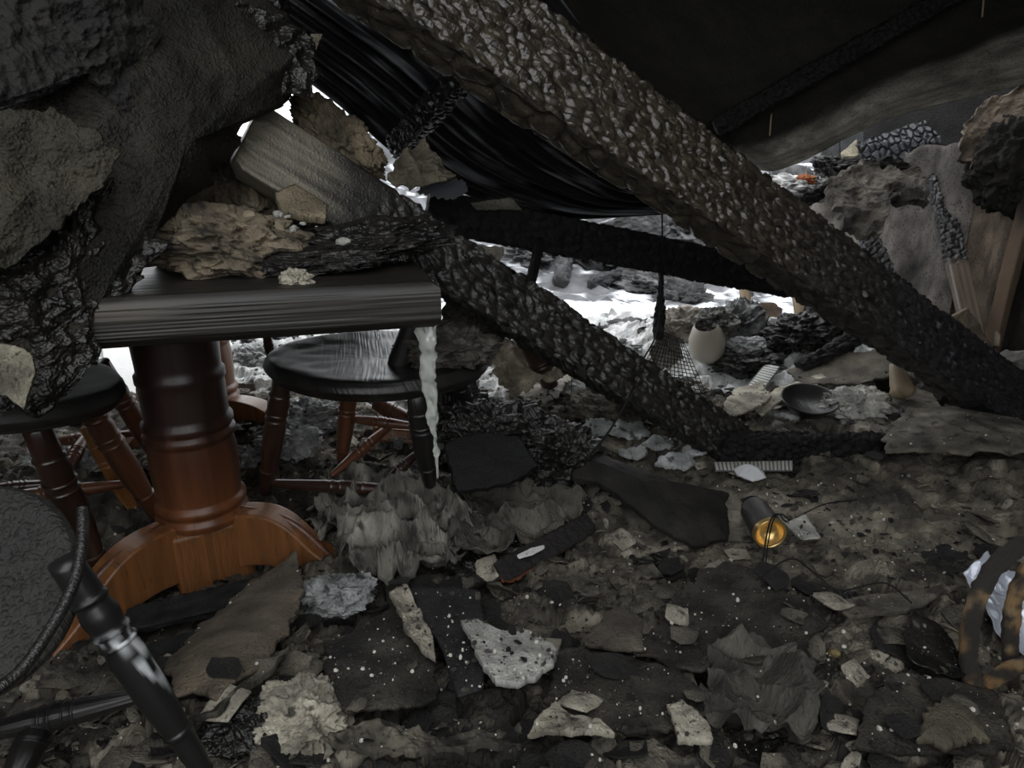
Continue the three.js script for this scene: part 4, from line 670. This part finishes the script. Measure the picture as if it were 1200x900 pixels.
rag('drywall_chunk', 'pale chunk at the bottom edge between flecked slab and crumpled cloth', 'drywall', [[778, 868], [795, 862], [826, 890], [830, 910], [790, 910]], PALE, M.ash, { amp: 0.01, lift: 0.05, rings: 14, segs: 60, th: 0.006 });
rag('insulation_scrap', 'pale ragged insulation scrap along the bottom edge left of the pale shard', 'insulation', [[380, 905], [420, 880], [470, 878], [520, 895], [590, 890], [600, 910], [480, 915]], GREY, M.fluff, { amp: 0.03, lift: 0.03, rings: 24, segs: 90, jag: 0.02 });
rag('roof_slab', 'dark slab in the bottom right with a straight left edge', 'slab', [[995, 905], [1010, 850], [1040, 812], [1090, 820], [1160, 835], [1180, 905], [1080, 915]], SOOT, M.slab, { ...stiff, lift: 0.03, rings: 26 });
rag('board_piece', 'brownish dusty plate on the dark slab in the bottom right', 'board', [[1066, 905], [1074, 872], [1100, 852], [1130, 868], [1150, 905], [1100, 915]], mottle([0.09, 0.08, 0.055], [0.2, 0.18, 0.125], 22, 38), M.ash, { ...stiff, lift: 0.045, dome: 0.012, jag: 0.02 });
rag('charred_plastic', 'black shiny folded sheet left of the rusty hoops', 'sheet', [[1050, 775], [1062, 752], [1100, 770], [1124, 800], [1122, 826], [1090, 820], [1060, 800]], BLACK, mat([1, 1, 1], 0.22, { vertexColors: true }), { fold: 0.03, freq: 14, amp: 0.01, rings: 30, segs: 100, lift: 0.04, th: 0.003 });
rag('slate_piece', 'pointed grey plate between the ash crust and the rusty hoops', 'slate', [[968, 738], [1010, 726], [1060, 722], [1122, 715], [1090, 730], [1050, 748], [990, 752]], GREY, M.ash, { ...stiff, lift: 0.04, jag: 0.006 });
[[985, 752, 16, 'leftmost'], [1012, 748, 15, 'second'], [1034, 756, 17, 'third'], [1004, 768, 15, 'lower left'], [1028, 776, 13, 'lower right'], [1046, 784, 12, 'lowest, palest']].forEach(([x, y, r, w]) => lump('plaster_lump', 'rounded grey plaster lump below the pointed plate, ' + w + ' of the six', 'plaster', x, y, r, 0.6, 0.8, w[0] === 'l' && w.length > 10 ? PALE : GREY, M.ash, { amp: 0.25, detail: 16 }, 'plaster lumps below the pointed plate'));
lump('charred_lump', 'shiny black burnt clump on the near edge of the ash crust', 'char', 990, 716, 28, 0.4, 0.7, BLACK, M.wet, { amp: 0.6, detail: 26 });
rag('paper_scrap', 'white torn paper scrap lying right of the brass cup', 'paper', [[916, 634], [940, 624], [952, 640], [958, 652], [938, 656]], WHITE, M.ash, { amp: 0.006, lift: 0.04, rings: 10, segs: 40, th: 0.003, jag: 0.005 });
lump('pebble', 'pale pitted pebble on the big speckled slab below the cup', 'pebble', 912, 747, 9, 0.8, 0.8, WHITE, M.ash, { amp: 0.2, detail: 12, sink: 2.2 });
lump('pebble', 'yellowish stone chip left of the grey plaster lumps', 'pebble', 977, 770, 7, 0.7, 0.8, mottle([0.25, 0.19, 0.08], [0.5, 0.4, 0.18], 40, 40), M.ash, { amp: 0.3, detail: 8, sink: 1 });
lump('pebble', 'pale flat pebble on the flecked slab near the white chunk', 'pebble', 655, 838, 10, 0.3, 0.9, PALE, M.ash, { amp: 0.2, detail: 10, sink: 4 });
lump('pebble', 'pale flat pebble on the dark slab behind the brown triangle', 'pebble', 765, 766, 7, 0.35, 1.2, PALE, M.ash, { amp: 0.2, detail: 10, sink: 4 });
rag('white_peel', 'small white curled peel lying along the orange-edged strip', 'peel', [[606, 677], [622, 668], [637, 664], [638, 668], [624, 676], [608, 681]], () => [0.75, 0.74, 0.7], M.white, { amp: 0.003, lift: 0.045, rings: 8, segs: 40, th: 0.003, jag: 0.003 });
{ // black curled board, and the black heap behind it
  flap('charred_board', 'black curled board sheet bending down from the heap to beside the cup', 'board', [[664, 532, 1.62], [690, 528, 1.66], [735, 545, 1.64], [790, 566, 1.6], [852, 578, 1.58], [854, 632, 1.46], [812, 640, 1.44], [770, 618, 1.47], [740, 592, 1.5], [700, 566, 1.56], [668, 560, 1.58]], 1.6, BLACK, M.charDull, { th: 0.01, amp: 0.008, freq: 10, rings: 34, segs: 140, jag: 0.008, dome: 0.03 });
  flap('charred_board', 'black flat board face in the heap right of the black chair leg', 'board', [[520, 520, 1.46], [560, 506, 1.5], [610, 512, 1.5], [630, 545, 1.46], [600, 566, 1.42], [535, 576, 1.4]], 1.46, () => [0.012, 0.012, 0.012], M.charDull, { th: 0.014, amp: 0.004, rings: 20, segs: 90, jag: 0.006 });
  lumpAt('charred_heap', 'biggest black charred heap on the floor, right of the black chair', 'char', at(585, 520, 1.66), 0.16, 0.1, 0.12, BLACK, M.wet, { amp: 0.4, detail: 44 }, [0, 0.4, -0.15]);
  lumpAt('charred_heap', 'black charred heap with wires to the right of the biggest one', 'char', at(650, 535, 1.68), 0.11, 0.08, 0.1, BLACK, M.wet, { amp: 0.45, detail: 36 });
  lumpAt('charred_heap', 'black fibrous heap under the rim of the black chair', 'char', at(535, 480, 1.72), 0.08, 0.08, 0.08, BLACK, M.wet, { amp: 0.4, detail: 30 });
  lumpAt('charred_heap', 'grey-black debris heap lying on the black chair seat', 'debris', at(526, 405, 1.48), 0.1, 0.045, 0.1, mottle([0.02, 0.019, 0.017], [0.14, 0.13, 0.11], 24, 41), M.ash, { amp: 0.5, detail: 36 });
  lumpAt('charred_heap', 'dark debris bundle under the sloping beam beside the longest icicle', 'debris', at(560, 370, 1.55), 0.07, 0.06, 0.07, mottle([0.018, 0.017, 0.015], [0.1, 0.092, 0.078], 22, 42), M.ash, { amp: 0.5, detail: 30 });
  lumpAt('plaster_lump', 'pale chip on the black seat left of the longest icicle', 'plaster', at(490, 416, 1.42), 0.018, 0.014, 0.014, BEIGE, M.ash, { amp: 0.35, detail: 12 });
  lumpAt('plaster_lump', 'pale flower-like scrap on the seat right of the longest icicle', 'plaster', at(532, 388, 1.46), 0.016, 0.01, 0.012, BEIGE, M.ash, { amp: 0.5, detail: 12 });
  flap('crumpled_wrapping', 'pale beige crumpled wrapping round the reddish turned leg', 'wrapping', [[572, 408, 1.92], [598, 398, 1.95], [622, 404, 1.95], [648, 420, 1.96], [672, 432, 1.95], [655, 448, 1.9], [630, 452, 1.88], [600, 468, 1.86], [580, 445, 1.88]], 1.92, mottle([0.16, 0.13, 0.095], [0.6, 0.54, 0.43], 14, 43), M.ash, { th: 0.004, amp: 0.05, freq: 9, rings: 30, segs: 120, jag: 0.02 });
  rag('board_piece', 'pale beige smooth plate standing in front of the beige wrapping', 'board', [[602, 475], [650, 462], [672, 470], [652, 502], [628, 520], [606, 500]], mottle([0.2, 0.185, 0.15], [0.5, 0.47, 0.4], 12, 44), M.ash, { ...stiff, lift: 0.08, amp: 0.02 });
  lump('plaster_lump', 'rough whitish crusted lump behind the black heap under the sloping beam', 'plaster', 640, 464, 42, 0.5, 0.7, COOL, M.ash, { amp: 0.5, detail: 34 });
  lump('plaster_lump', 'rounded crusted boulder of plaster under the sloping beam', 'plaster', 710, 490, 46, 0.5, 0.8, GREY, M.ash, { amp: 0.4, detail: 34 });
}
const crust = [[735, 522, 26, 'roundest pale plate below the crusted boulder'], [790, 560, 24, 'pale flake right of the black curled board'], [700, 520, 22, 'pale flake on the black heap edge'], [770, 540, 20, 'long pale flake under the sloping beam'], [815, 545, 18, 'pale flake touching the level charred block'], [740, 548, 18, 'narrow pale flake above the black curled board']];
for (const [x, y, r, l] of crust) rag('plaster_flake', l, 'plaster', [[x - r, y], [x - r * 0.4, y - r * 0.42], [x + r * 0.6, y - r * 0.38], [x + r, y + r * 0.05], [x + r * 0.4, y + r * 0.35], [x - r * 0.5, y + r * 0.3]], COOL, M.ash, { amp: 0.016, lift: 0.035, rings: 14, segs: 60, jag: 0.02, th: 0.008 }, 'pale plaster flakes near the black heap');
// ------------------------------------------------------------------ brass-lined cup and its wires
{
  const p = gnd(899, 652, 0.05), axis = V(0.03, -0.06, 1.0).normalize(), back = p.clone().addScaledVector(axis, -0.1), t = thing('metal_cup', p, 'dark metal cup on its side, its brass-coloured inside facing out', 'cup');
  const prof = (l) => l.map(([y, r]) => [y, r]);
  part('shell', turned(back, p, [[0, 0], [0.02, 0.028], [0.1, 0.031], [0.6, 0.032], [0.62, 0.0335], [0.98, 0.034], [1, 0.033], [1.0, 0.030], [0.98, 0.0295]], 40), mat([0.07, 0.066, 0.062], 0.5, { metalness: 0.4, bumpMap: gritB, bumpScale: 0.002 }), t);
  part('inside', turned(back, p, [[0.75, 0], [0.76, 0.012], [0.8, 0.022], [0.9, 0.028], [0.99, 0.0298], [1.02, 0.031], [1.02, 0.0335], [0.99, 0.034], [0.9, 0.0342]], 40), M.brass, t, 'brass-coloured lining');
  const w = [[890, 694], [892, 672], [897, 655], [908, 637], [922, 624]].map(([x, y], i) => gnd(x, y, 0.02 + 0.07 * Math.sin(i / 4 * 3.1)));
  solo('wire', mergeGeometries([tube([...w, gnd(960, 616, 0.05), gnd(1000, 606, 0.045)], 0.0016, 60, 6), tube(w.map((q) => q.clone().add(V(0.004, 0.001, 0.003))), 0.0014, 40, 6)]), M.wire, 'thin dark wire looped over the mouth of the cup', 'wire');
  solo('wire', tube([gnd(880, 722, 0.07), gnd(920, 712, 0.1), gnd(948, 720, 0.08), gnd(975, 726, 0.06), gnd(1030, 726, 0.07), gnd(1060, 745, 0.06)], 0.0015, 60, 6), M.wire, 'thin grey wire lying below the ash crust and cup', 'wire');
  solo('wire', tube([at(776, 250, 1.95), at(776, 300, 1.98), at(772, 380, 1.95), at(752, 425, 1.75), at(735, 470, 1.55), at(712, 508, 1.55), at(686, 540, 1.58)], 0.0024, 60, 6), M.wire, 'thin dark cable hanging from the level beam down across the sloping beam', 'cable');
  solo('wire', tube([gnd(640, 505, 0.1), gnd(655, 480, 0.17), gnd(668, 500, 0.14), gnd(660, 535, 0.14), gnd(640, 528, 0.16)], 0.0012, 40, 5), M.wire, 'fine curly wire on the black heap right of the chair', 'wire');
}
// ------------------------------------------------------------------ rusty hoops in the lower right
{
  const t = thing('rusty_hoop_frame', at(1180, 760, 1.02), 'rusty burnt hooped frame standing at the right edge', 'hooped frame');
  const rustC = (p) => { const k = sstep(fbm(p.x * 22, p.y * 22, p.z * 22, 4), -0.05, 0.2); return mix3([0.045, 0.038, 0.03], mix3([0.42, 0.2, 0.06], [0.5, 0.38, 0.2], clamp(0.5 + fbm(p.x * 40, p.y * 40, 3, 3), 0, 1)), k * 0.85); };
  const rough = (g, a = 0.003) => { const p = g.attributes.position, n = g.attributes.normal; for (let i = 0; i < p.count; i++) { const h = a * fbm(p.getX(i) * 60, p.getY(i) * 60, p.getZ(i) * 60, 3) * 2; p.setXYZ(i, p.getX(i) + n.getX(i) * h, p.getY(i) + n.getY(i) * h, p.getZ(i) + n.getZ(i) * h); } return paint(g, rustC); };
  const hoop = (l, d, r) => rough(tube(l.map(([x, y]) => at(x, y, d)), r, 90, 14));
  part('hoop', hoop([[1146, 842], [1138, 790], [1136, 745], [1146, 700], [1168, 662], [1198, 638], [1240, 622]], 1.0, 0.0125), M.rust, t);
  part('hoop', hoop([[1200, 850], [1187, 800], [1184, 745], [1190, 700], [1208, 665], [1240, 640]], 1.03, 0.0115), M.rust, t);
  part('crossbar', hoop([[1150, 806], [1170, 792], [1192, 780], [1230, 775]], 1.0, 0.011), M.rust, t);
  part('lower_ring', hoop([[1155, 838], [1178, 846], [1196, 872], [1215, 905]], 0.98, 0.012), M.rust, t);
  flap('foil_sheet', 'crumpled silvery plastic sheet behind the rusty hoops', 'foil', [[1126, 672, 1.14], [1158, 645, 1.14], [1164, 652, 1.14], [1180, 668, 1.13], [1230, 680, 1.12], [1235, 790, 1.06], [1190, 760, 1.06], [1165, 740, 1.08], [1150, 700, 1.1]], 1.1, null, M.foil, { th: 0.002, amp: 0.016, freq: 14, rings: 30, segs: 110, jag: 0.006 });
}
// ------------------------------------------------------------------ the middle and right distance
const slats = (t, P, n, m, w) => { for (let k = 0; k < n; k++) { const u0 = (k + 0.15) / n, u1 = (k + 0.75) / n; mesh('slat', sheet((u, v) => P(lerp(u0, u1, u), lerp(0.06, 0.94, v), 0.004), 2, 2, 0.004, null, [0.02, 0.05]).translate(-t.position.x, -t.position.y, -t.position.z), m, t); } };
function grille(label, corners, n, m, split) {
  const c = corners.map((q) => at(...q)), P = (u, v, o = 0) => c[0].clone().lerp(c[1], u).lerp(c[3].clone().lerp(c[2], u), v).add(V(0, o * 0.7, o * 0.7)), t = thing('vent_grille', P(0.5, 0.5), label, 'vent grille');
  part('back_plate', sheet((u, v) => P(u, v), 8, 8, 0.006, null, [0.1, 0.05]), mat([0.12, 0.12, 0.12], 0.6), t);
  slats(t, P, n, m);
}
grille('small pale louvred grille slanting on the black rubble in the middle distance', [[871, 458, 2.3], [896, 428, 2.46], [914, 431, 2.44], [889, 466, 2.28]], 12, mat([0.55, 0.56, 0.52], 0.5));
grille('low ribbed grille lying under the level charred block', [[836, 543, 1.78], [928, 541, 1.82], [928, 553, 1.79], [838, 553, 1.75]], 20, mat([0.42, 0.4, 0.36], 0.55));
rag('white_plastic', 'white shiny plastic scrap in front of the low ribbed grille', 'plastic', [[857, 566], [872, 561], [892, 566], [896, 575], [880, 579], [862, 573]], () => [0.6, 0.61, 0.62], mat([1, 1, 1], 0.25, { vertexColors: true }), { amp: 0.008, lift: 0.03, dome: 0.02, rings: 12, segs: 50, th: 0.004, jag: 0.004 });
{
  const p = gnd(945, 488, 0.03), g = new THREE.LatheGeometry([[0.0005, 0], [0.05, 0.002], [0.078, 0.03], [0.084, 0.034], [0.086, 0.03], [0.056, -0.008], [0.0005, -0.01]].map(([r, y]) => new THREE.Vector2(r, y)), 48); setUV(g);
  const t = mesh('bowl', g, M.blackWood, scene); t.position.copy(p); t.rotation.set(0.25, 0, 0.05); tag(t, 'round black bowl half buried above the level charred block', 'bowl');
  lump('crumpled_paper', 'whitest crumpled paper heap at the rim of the black bowl', 'paper', 1000, 485, 36, 0.5, 0.7, WHITE, M.ash, { amp: 0.6, detail: 36 });
  lump('crumpled_paper', 'white crumpled lump by the pale plate at the right edge', 'paper', 1166, 505, 26, 0.4, 0.7, COOL, M.ash, { amp: 0.5, detail: 26 });
  const b = thing('turned_stub', at(1056, 445, 2.1), 'beige turned wooden stub standing under the glossy rafter', 'wooden stub'); part('stub', turned(at(1060, 466, 2.06), at(1048, 422, 2.1), [[0, 0], [0.01, 0.02], [0.1, 0.034], [0.2, 0.036], [0.3, 0.03], [0.36, 0.031], [0.7, 0.022], [0.9, 0.017], [1, 0]]), M.paleWood, b);
}
rag('drywall_chunk', 'broad pale crust plate at the right, below the lower end of the rafter', 'drywall', [[1030, 530], [1062, 500], [1100, 498], [1160, 508], [1210, 520], [1215, 560], [1130, 556], [1080, 552], [1036, 556]], GREY, M.ash, { ...stiff, lift: 0.05, amp: 0.012, rings: 30, segs: 120, jag: 0.02 });
rag('drywall_chunk', 'pale pointed plate leaning under the lower part of the rafter', 'drywall', [[1086, 452], [1098, 450], [1130, 476], [1136, 486], [1108, 492], [1100, 478]], GREY, M.ash, { ...stiff, lift: 0.06, rings: 14 });
rag('drywall_chunk', 'grey-brown plate between the crumpled paper and the turned stub', 'drywall', [[1040, 490], [1050, 470], [1090, 480], [1100, 500], [1060, 502]], GREY, M.ash, { ...stiff, lift: 0.05, rings: 14 });
rag('board_piece', 'broad brown plate behind the crumpled white paper', 'board', [[920, 452], [970, 430], [1040, 432], [1050, 455], [1000, 470], [940, 468]], mottle([0.09, 0.08, 0.065], [0.24, 0.22, 0.18], 14, 51), M.ash, { ...stiff, lift: 0.04, rings: 18, amp: 0.012 });
rag('drywall_chunk', 'pale plate left of the black bowl by the end of the sloping beam', 'drywall', [[845, 500], [860, 478], [890, 470], [900, 490], [880, 505], [852, 515]], PALE, M.ash, { ...stiff, lift: 0.06, rings: 14 });
rag('drywall_chunk', 'speckled pale strip between the bowl and the grille', 'drywall', [[880, 485], [905, 470], [960, 452], [965, 460], [915, 485], [890, 505]], PALE, M.ash, { ...stiff, lift: 0.04, rings: 14 });
timberThing('charred_roll', 'black fibrous roll lying across the rubble under the rafter', 'roll', gnd(935, 450, 0.05), gnd(1025, 408, 0.09), 0.07, 0.06, { round: 0.03, depth: 0.01, cell: [0.04, 0.015], seed: 52, col: CHAR(1.6), waver: 0.015, res: 0.007 }, M.charDull);
lump('charred_heap', 'black heap in the middle distance below the pale posts', 'char', 940, 405, 40, 0.6, 0.8, BLACK, M.wet, { amp: 0.5, detail: 30 });
lump('charred_heap', 'round black heap touching the underside of the glossy rafter', 'char', 985, 385, 42, 0.8, 0.8, BLACK, M.wet, { amp: 0.3, detail: 30 });
lump('charred_heap', 'black rubble under the slanting pale grille', 'char', 870, 432, 40, 0.4, 0.7, BLACK, M.wet, { amp: 0.5, detail: 30 });
lump('snow_clump', 'long bright snow-dusted rag left of the slanting grille', 'rag', 865, 418, 40, 0.35, 0.5, COOL, M.fluff, { amp: 0.5, detail: 30 });
{ // jar with a burnt top
  const p = at(832, 398, 2.55), t = thing('jar', p, 'cream ceramic jar with a burnt black crust, tilted in the rubble', 'jar'), q = V(-0.35, 0.7, 0.5).normalize();
  part('body', turned(p.clone().addScaledVector(q, -0.05).add(V(-0.02, -0.03, 0.03)), p.clone().addScaledVector(q, 0.09), [[0, 0], [0.02, 0.045], [0.2, 0.062], [0.6, 0.066], [0.9, 0.05], [1, 0.04]], 36), mat([0.33, 0.3, 0.25], 0.4), t);
  part('burnt_crust', blob(SEED++, 0.075, 0.06, 0.07, { col: mottle([0.015, 0.015, 0.014], [0.4, 0.4, 0.38], 26, 53, -0.2), amp: 0.45, detail: 26 }).translate(p.x + 0.02, p.y + 0.055, p.z - 0.02), M.ash, t);
  lump('charred_lump', 'black twisted lump standing right of the cream jar', 'char', 868, 392, 24, 1.0, 0.8, mottle([0.015, 0.015, 0.015], [0.5, 0.52, 0.54], 20, 54, -0.15), M.wet, { amp: 0.6, detail: 26 });
  lump('plaster_lump', 'brown and white broken plaster behind the cream jar', 'plaster', 800, 392, 26, 0.8, 0.8, mottle([0.12, 0.09, 0.07], [0.6, 0.57, 0.52], 16, 55), M.ash, { amp: 0.5, detail: 26 });
  for (const [x0, y0, x1, y1, d, l] of [[871, 326, 880, 384, 2.95, 'left of the two pale posts standing in the snow under the beams'], [934, 340, 942, 392, 2.95, 'right of the two pale posts standing in the snow under the beams']]) { const c = thing('pale_post', at(x1, y1, d), l, 'post', 'pale posts in the snow'); part('post', turned(at(x1, y1 + 12, d), at(x0 - 3, y0 - 20, d), [[0, 0.022], [0.5, 0.023], [1, 0.022]], 24), M.paleWood, c); }
  flap('board_piece', 'tan broken board standing in the snow behind the left pale post', 'board', [[852, 372, 3.05], [860, 358, 3.05], [905, 354, 3.05], [918, 362, 3.05], [912, 378, 3.02], [870, 384, 3.0]], 3.05, mottle([0.14, 0.1, 0.07], [0.22, 0.16, 0.11], 12, 56), M.ash, { th: 0.012, amp: 0.004, rings: 14, segs: 70, jag: 0.014 });
  // gauze hanging from the stub
  const mb = []; const GZ = (u, v) => at(lerp(lerp(775, 742, v), lerp(800, 828, v), u), lerp(388, 452, v) + 10 * u, lerp(2.0, 1.9, v) + 0.03 * Math.sin(u * 5 + v * 3));
  for (let k = 0; k <= 14; k++) { mb.push(tube([0, 0.25, 0.5, 0.75, 1].map((v) => GZ(k / 14, v)), 0.0011, 10, 4)); mb.push(tube([0, 0.25, 0.5, 0.75, 1].map((u) => GZ(u, k / 14)), 0.0011, 10, 4)); }
  const gz = solo('wire_gauze', mergeGeometries(mb), M.wire, 'burnt wire gauze hanging below the ragged stub against the snow', 'gauze');
  flap('grey_rag', 'grey-brown rag behind the wire gauze under the ragged stub', 'rag', [[762, 410, 2.1], [780, 380, 2.12], [798, 392, 2.12], [800, 420, 2.1], [785, 432, 2.06], [768, 436, 2.06]], 2.1, mottle([0.12, 0.11, 0.09], [0.4, 0.38, 0.33], 10, 57), M.ash, { th: 0.004, amp: 0.03, rings: 18, segs: 70, jag: 0.02 });
}
// behind the table legs, in the light
[[362, 500, 34, 'frosty tangled rag heap seen between the legs of the black chair'], [305, 425, 26, 'frost-white rag left of the black seat corner'], [340, 530, 34, 'grey rubble lump under the black seat between its front legs'], [470, 520, 22, 'white crumpled scrap under the black seat by its right leg'], [285, 545, 20, 'small grey rubble lump right of the column foot'], [120, 545, 24, 'grey rubble lump between the brown legs of the tipped chair'], [60, 545, 26, 'frosty rubble under the seat of the tipped chair']].forEach(([x, y, r, l]) => lump('rubble_lump', l, 'rubble', x, y, r, 0.55, 0.8, COOL, M.fluff, { amp: 0.55, detail: 32 }, 'frosty rubble under the table'));
flap('door_panel', 'white upright panel with a dark seam standing outside left of the column', 'panel', [[116, 385, 2.75], [160, 385, 2.75], [160, 484, 2.3], [128, 484, 2.3]], 2.5, (p, f, x) => [0.8, 0.82, 0.84], M.white, { th: 0.03, amp: 0.002, rings: 10, segs: 60, jag: 0.004 });
flap('door_panel', 'grey-brown upright strip beside the white panel behind the column', 'panel', [[158, 430, 2.35], [168, 430, 2.35], [170, 488, 2.27], [160, 488, 2.27]], 2.3, null, M.brownWood, { th: 0.02, amp: 0.001, rings: 6, segs: 40, jag: 0.002 });
// ------------------------------------------------------------------ rubble outside in the snow
const outside = [[655, 338, 668, 300, 4.6, 0.12, 'upright grey log end in the snow'], [690, 340, 768, 312, 4.7, 0.09, 'long dark log slanting across the snow'], [700, 318, 712, 302, 5.0, 0.1, 'short black log behind the slanting log'], [702, 392, 780, 392, 3.4, 0.05, 'half buried pole lying level in the near snow'], [880, 352, 858, 338, 4.0, 0.04, 'thin black stick poking out of the snow by the left post']];
outside.forEach(([x0, y0, x1, y1, d, w, l], i) => timberThing('burnt_log', l, 'log', gout(x0, y0).add(V(0, 0.03, 0)), gout(x1, y1).add(V(0, 0.06, 0)), w, w * 0.8, { round: w * 0.2, depth: 0.016, waver: 0.02, cell: [0.07, 0.03], seed: 60 + i, res: 0.014, col: (u, s) => { const n = 0.035 + 0.12 * Math.max(0, fbm(u * 12, s * 20, i, 3)); return [n, n, n * 1.03]; } }, M.charDull));
[[735, 388, 3.5, 0.14, 0.05, 'black broken slab in the near snow behind the sloping beam'], [688, 300, 5.2, 0.2, 0.16, 'grey block behind the upright log in the snow'], [760, 335, 4.4, 0.3, 0.1, 'wide grey mound of rubble right of the slanting log'], [800, 352, 4.0, 0.16, 0.12, 'bluish grey lump in the snow right of the ragged stub'], [835, 310, 5.2, 0.3, 0.14, 'dark rubble far out under the level beam'], [620, 300, 5.6, 0.25, 0.1, 'grey rubble far out left of the thin black stick'], [905, 335, 5.0, 0.25, 0.1, 'grey rubble far out between the pale posts'], [800, 275, 6.5, 0.35, 0.16, 'dark rubble above the level beam by the frosty plank'], [720, 300, 5.8, 0.3, 0.14, 'black rubble behind the slanting log'], [275, 405, 3.6, 0.2, 0.08, 'dark rubble in the snow right of the pedestal column'], [355, 398, 4.2, 0.25, 0.07, 'dark rubble in the snow above the black seat corner'], [420, 390, 4.4, 0.25, 0.07, 'grey rubble in the snow behind the black seat'], [925, 230, 6.0, 0.4, 0.2, 'snowy rubble far out over the glossy rafter']].forEach(([x, y, d, r, h, l], i) => lumpAt('rubble_mound', l, 'rubble', gout(x, y), r, h, r * 0.7, mottle([0.012, 0.012, 0.013], [0.17, 0.175, 0.185], 7, 70 + i, -0.05, [0.2, 0.8]), M.ash, { amp: 0.6, detail: 26 }, [0, i, 0]));
// ------------------------------------------------------------------ loose flakes: some to be told apart, the rest beyond counting
{
  const R = rng(77), flake = (k, col) => { const r = rng(k * 31 + 7), pts = []; const n = 7; for (let i = 0; i < n; i++) { const a = i / n * 6.283 + r() * 0.5, l = 0.03 * (0.55 + 0.6 * r()); pts.push(V(Math.cos(a) * l * 1.25, 0, Math.sin(a) * l)); } const g = patch(pts, { th: 0.0025, amp: 0.006, freq: 30, rings: 5, segs: 20, jag: 0.006, seed: k, dome: 0.012 * (r() - 0.35), col }); g.computeBoundingBox(); const c = g.boundingBox.getCenter(V(0, 0, 0)); return g.translate(-c.x, -c.y, -c.z); };
  const spot = (near, farR) => { const r = near * Math.pow(farR / near, R()), a = (R() * 2 - 1) * 0.86; return [r * Math.sin(a), -r * Math.cos(a)]; };
  const marks = [['the brass-lined cup', 900, 668], ['the low ribbed grille', 882, 552], ['the black curled board sheet', 790, 635], ['the orange-edged dark strip', 650, 672], ['the broad flecked slab', 740, 850], ['the tan cracked board', 270, 790], ['the grey crumpled cloth', 470, 690], ['the pointed grey plate', 1045, 735], ['the rusty hoops', 1130, 760], ['the level charred block', 940, 550], ['the white paper scrap by the cup', 940, 648], ['the big pale hairy tuft', 352, 860], ['the brown triangular plate', 715, 775], ['the big speckled slab below the cup', 860, 750], ['the black shiny folded sheet', 1085, 800], ['the dark slab in the bottom right', 1050, 850]];
  const kinds = [['pale', PALE, 'pale flake of burnt plaster', -1, 'left of '], ['grey', GREY, 'grey flake of burnt board', 1, 'right of '], ['black', BLACK, 'black flake of char', 0, 'in front of ']];
  for (const [w, col, label, side, words] of kinds) {
    let proto = null;
    for (const [mark, px, py] of marks) {
      const p = gnd(px + side * (60 + 25 * R()), py + (side ? 14 * R() : 34 + 8 * R())), o = proto ? proto.clone() : new THREE.Mesh(flake(500 + label.length, col), M.ash); proto = proto ?? o; o.castShadow = o.receiveShadow = true;
      o.name = numbered(w + '_flake'); o.position.set(p.x, topOf(p.x, p.z) + 0.01, p.z); o.rotation.set((R() - 0.5) * 0.6, R() * 6.3, (R() - 0.5) * 0.6); const s = 0.55 + 0.6 * R(); o.scale.set(s * (0.8 + 0.5 * R()), s, s); tag(o, label + ' just ' + words + mark, 'flake', w + ' flakes loose in the ash'); scene.add(o);
    }
  }
  const many = [['pale_flakes', PALE, 1700, 0.1, 0.55, 'countless small pale plaster flakes strewn over the ash'], ['grey_flakes', GREY, 3200, 0.12, 0.95, 'countless grey burnt board flakes strewn over the ash'], ['char_flakes', BLACK, 2600, 0.12, 1.0, 'countless black char flakes strewn over the ash']];
  const X = new THREE.Matrix4(), E = new THREE.Euler(), QQ = new THREE.Quaternion();
  many.forEach(([name, col, n, s0, s1, label], kk) => {
    const o = new THREE.InstancedMesh(flake(900 + kk, col), M.ash, n); o.castShadow = o.receiveShadow = true;
    for (let i = 0; i < n; i++) { const [x, z] = spot(0.6, 3.0), on = topOf(x, z) > ground(x, z) + 0.004, s = on && R() < 0.75 ? 0.04 : lerp(s0, s1, R() ** 2.6) * (on ? 0.22 : smoothHere(x, z) > 0.3 ? 0.35 : fbm(x * 2.5, z * 2.5, 90 + kk * 7, 2) > 0.02 ? 1 : 0.3); E.set((R() - 0.5) * 1.1, R() * 6.3, (R() - 0.5) * 1.1); X.compose(V(x, topOf(x, z) + 0.002 + 0.01 * s, z), QQ.setFromEuler(E), V(s * (0.7 + 0.8 * R()), s, s * (0.7 + 0.6 * R()))); o.setMatrixAt(i, X); }
    o.name = numbered(name); scene.add(o); tag(o, label, 'flakes', null, 'stuff');
  });
  // crumbs, pale and dark
  const crumb = new THREE.IcosahedronGeometry(0.0021, 0);
  [['pale_crumbs', [0.55, 0.53, 0.47], 2600, 'countless pale crumbs strewn over the ash and slabs'], ['dark_crumbs', [0.03, 0.028, 0.025], 5000, 'countless dark crumbs strewn over the ash and slabs']].forEach(([name, c, n, label]) => {
    const o = new THREE.InstancedMesh(crumb, mat(c, 0.9), n); o.castShadow = o.receiveShadow = true;
    for (let i = 0; i < n; i++) { const [x, z] = spot(0.6, 3.0), s = 0.35 + 1.5 * R() ** 3; E.set(R() * 6, R() * 6, R() * 6); X.compose(V(x, topOf(x, z) + 0.002, z), QQ.setFromEuler(E), V(s * (0.7 + R()), s, s)); o.setMatrixAt(i, X); }
    o.name = numbered(name); scene.add(o); tag(o, label, 'crumbs', null, 'stuff');
  });
}
renderer.render(scene, camera);
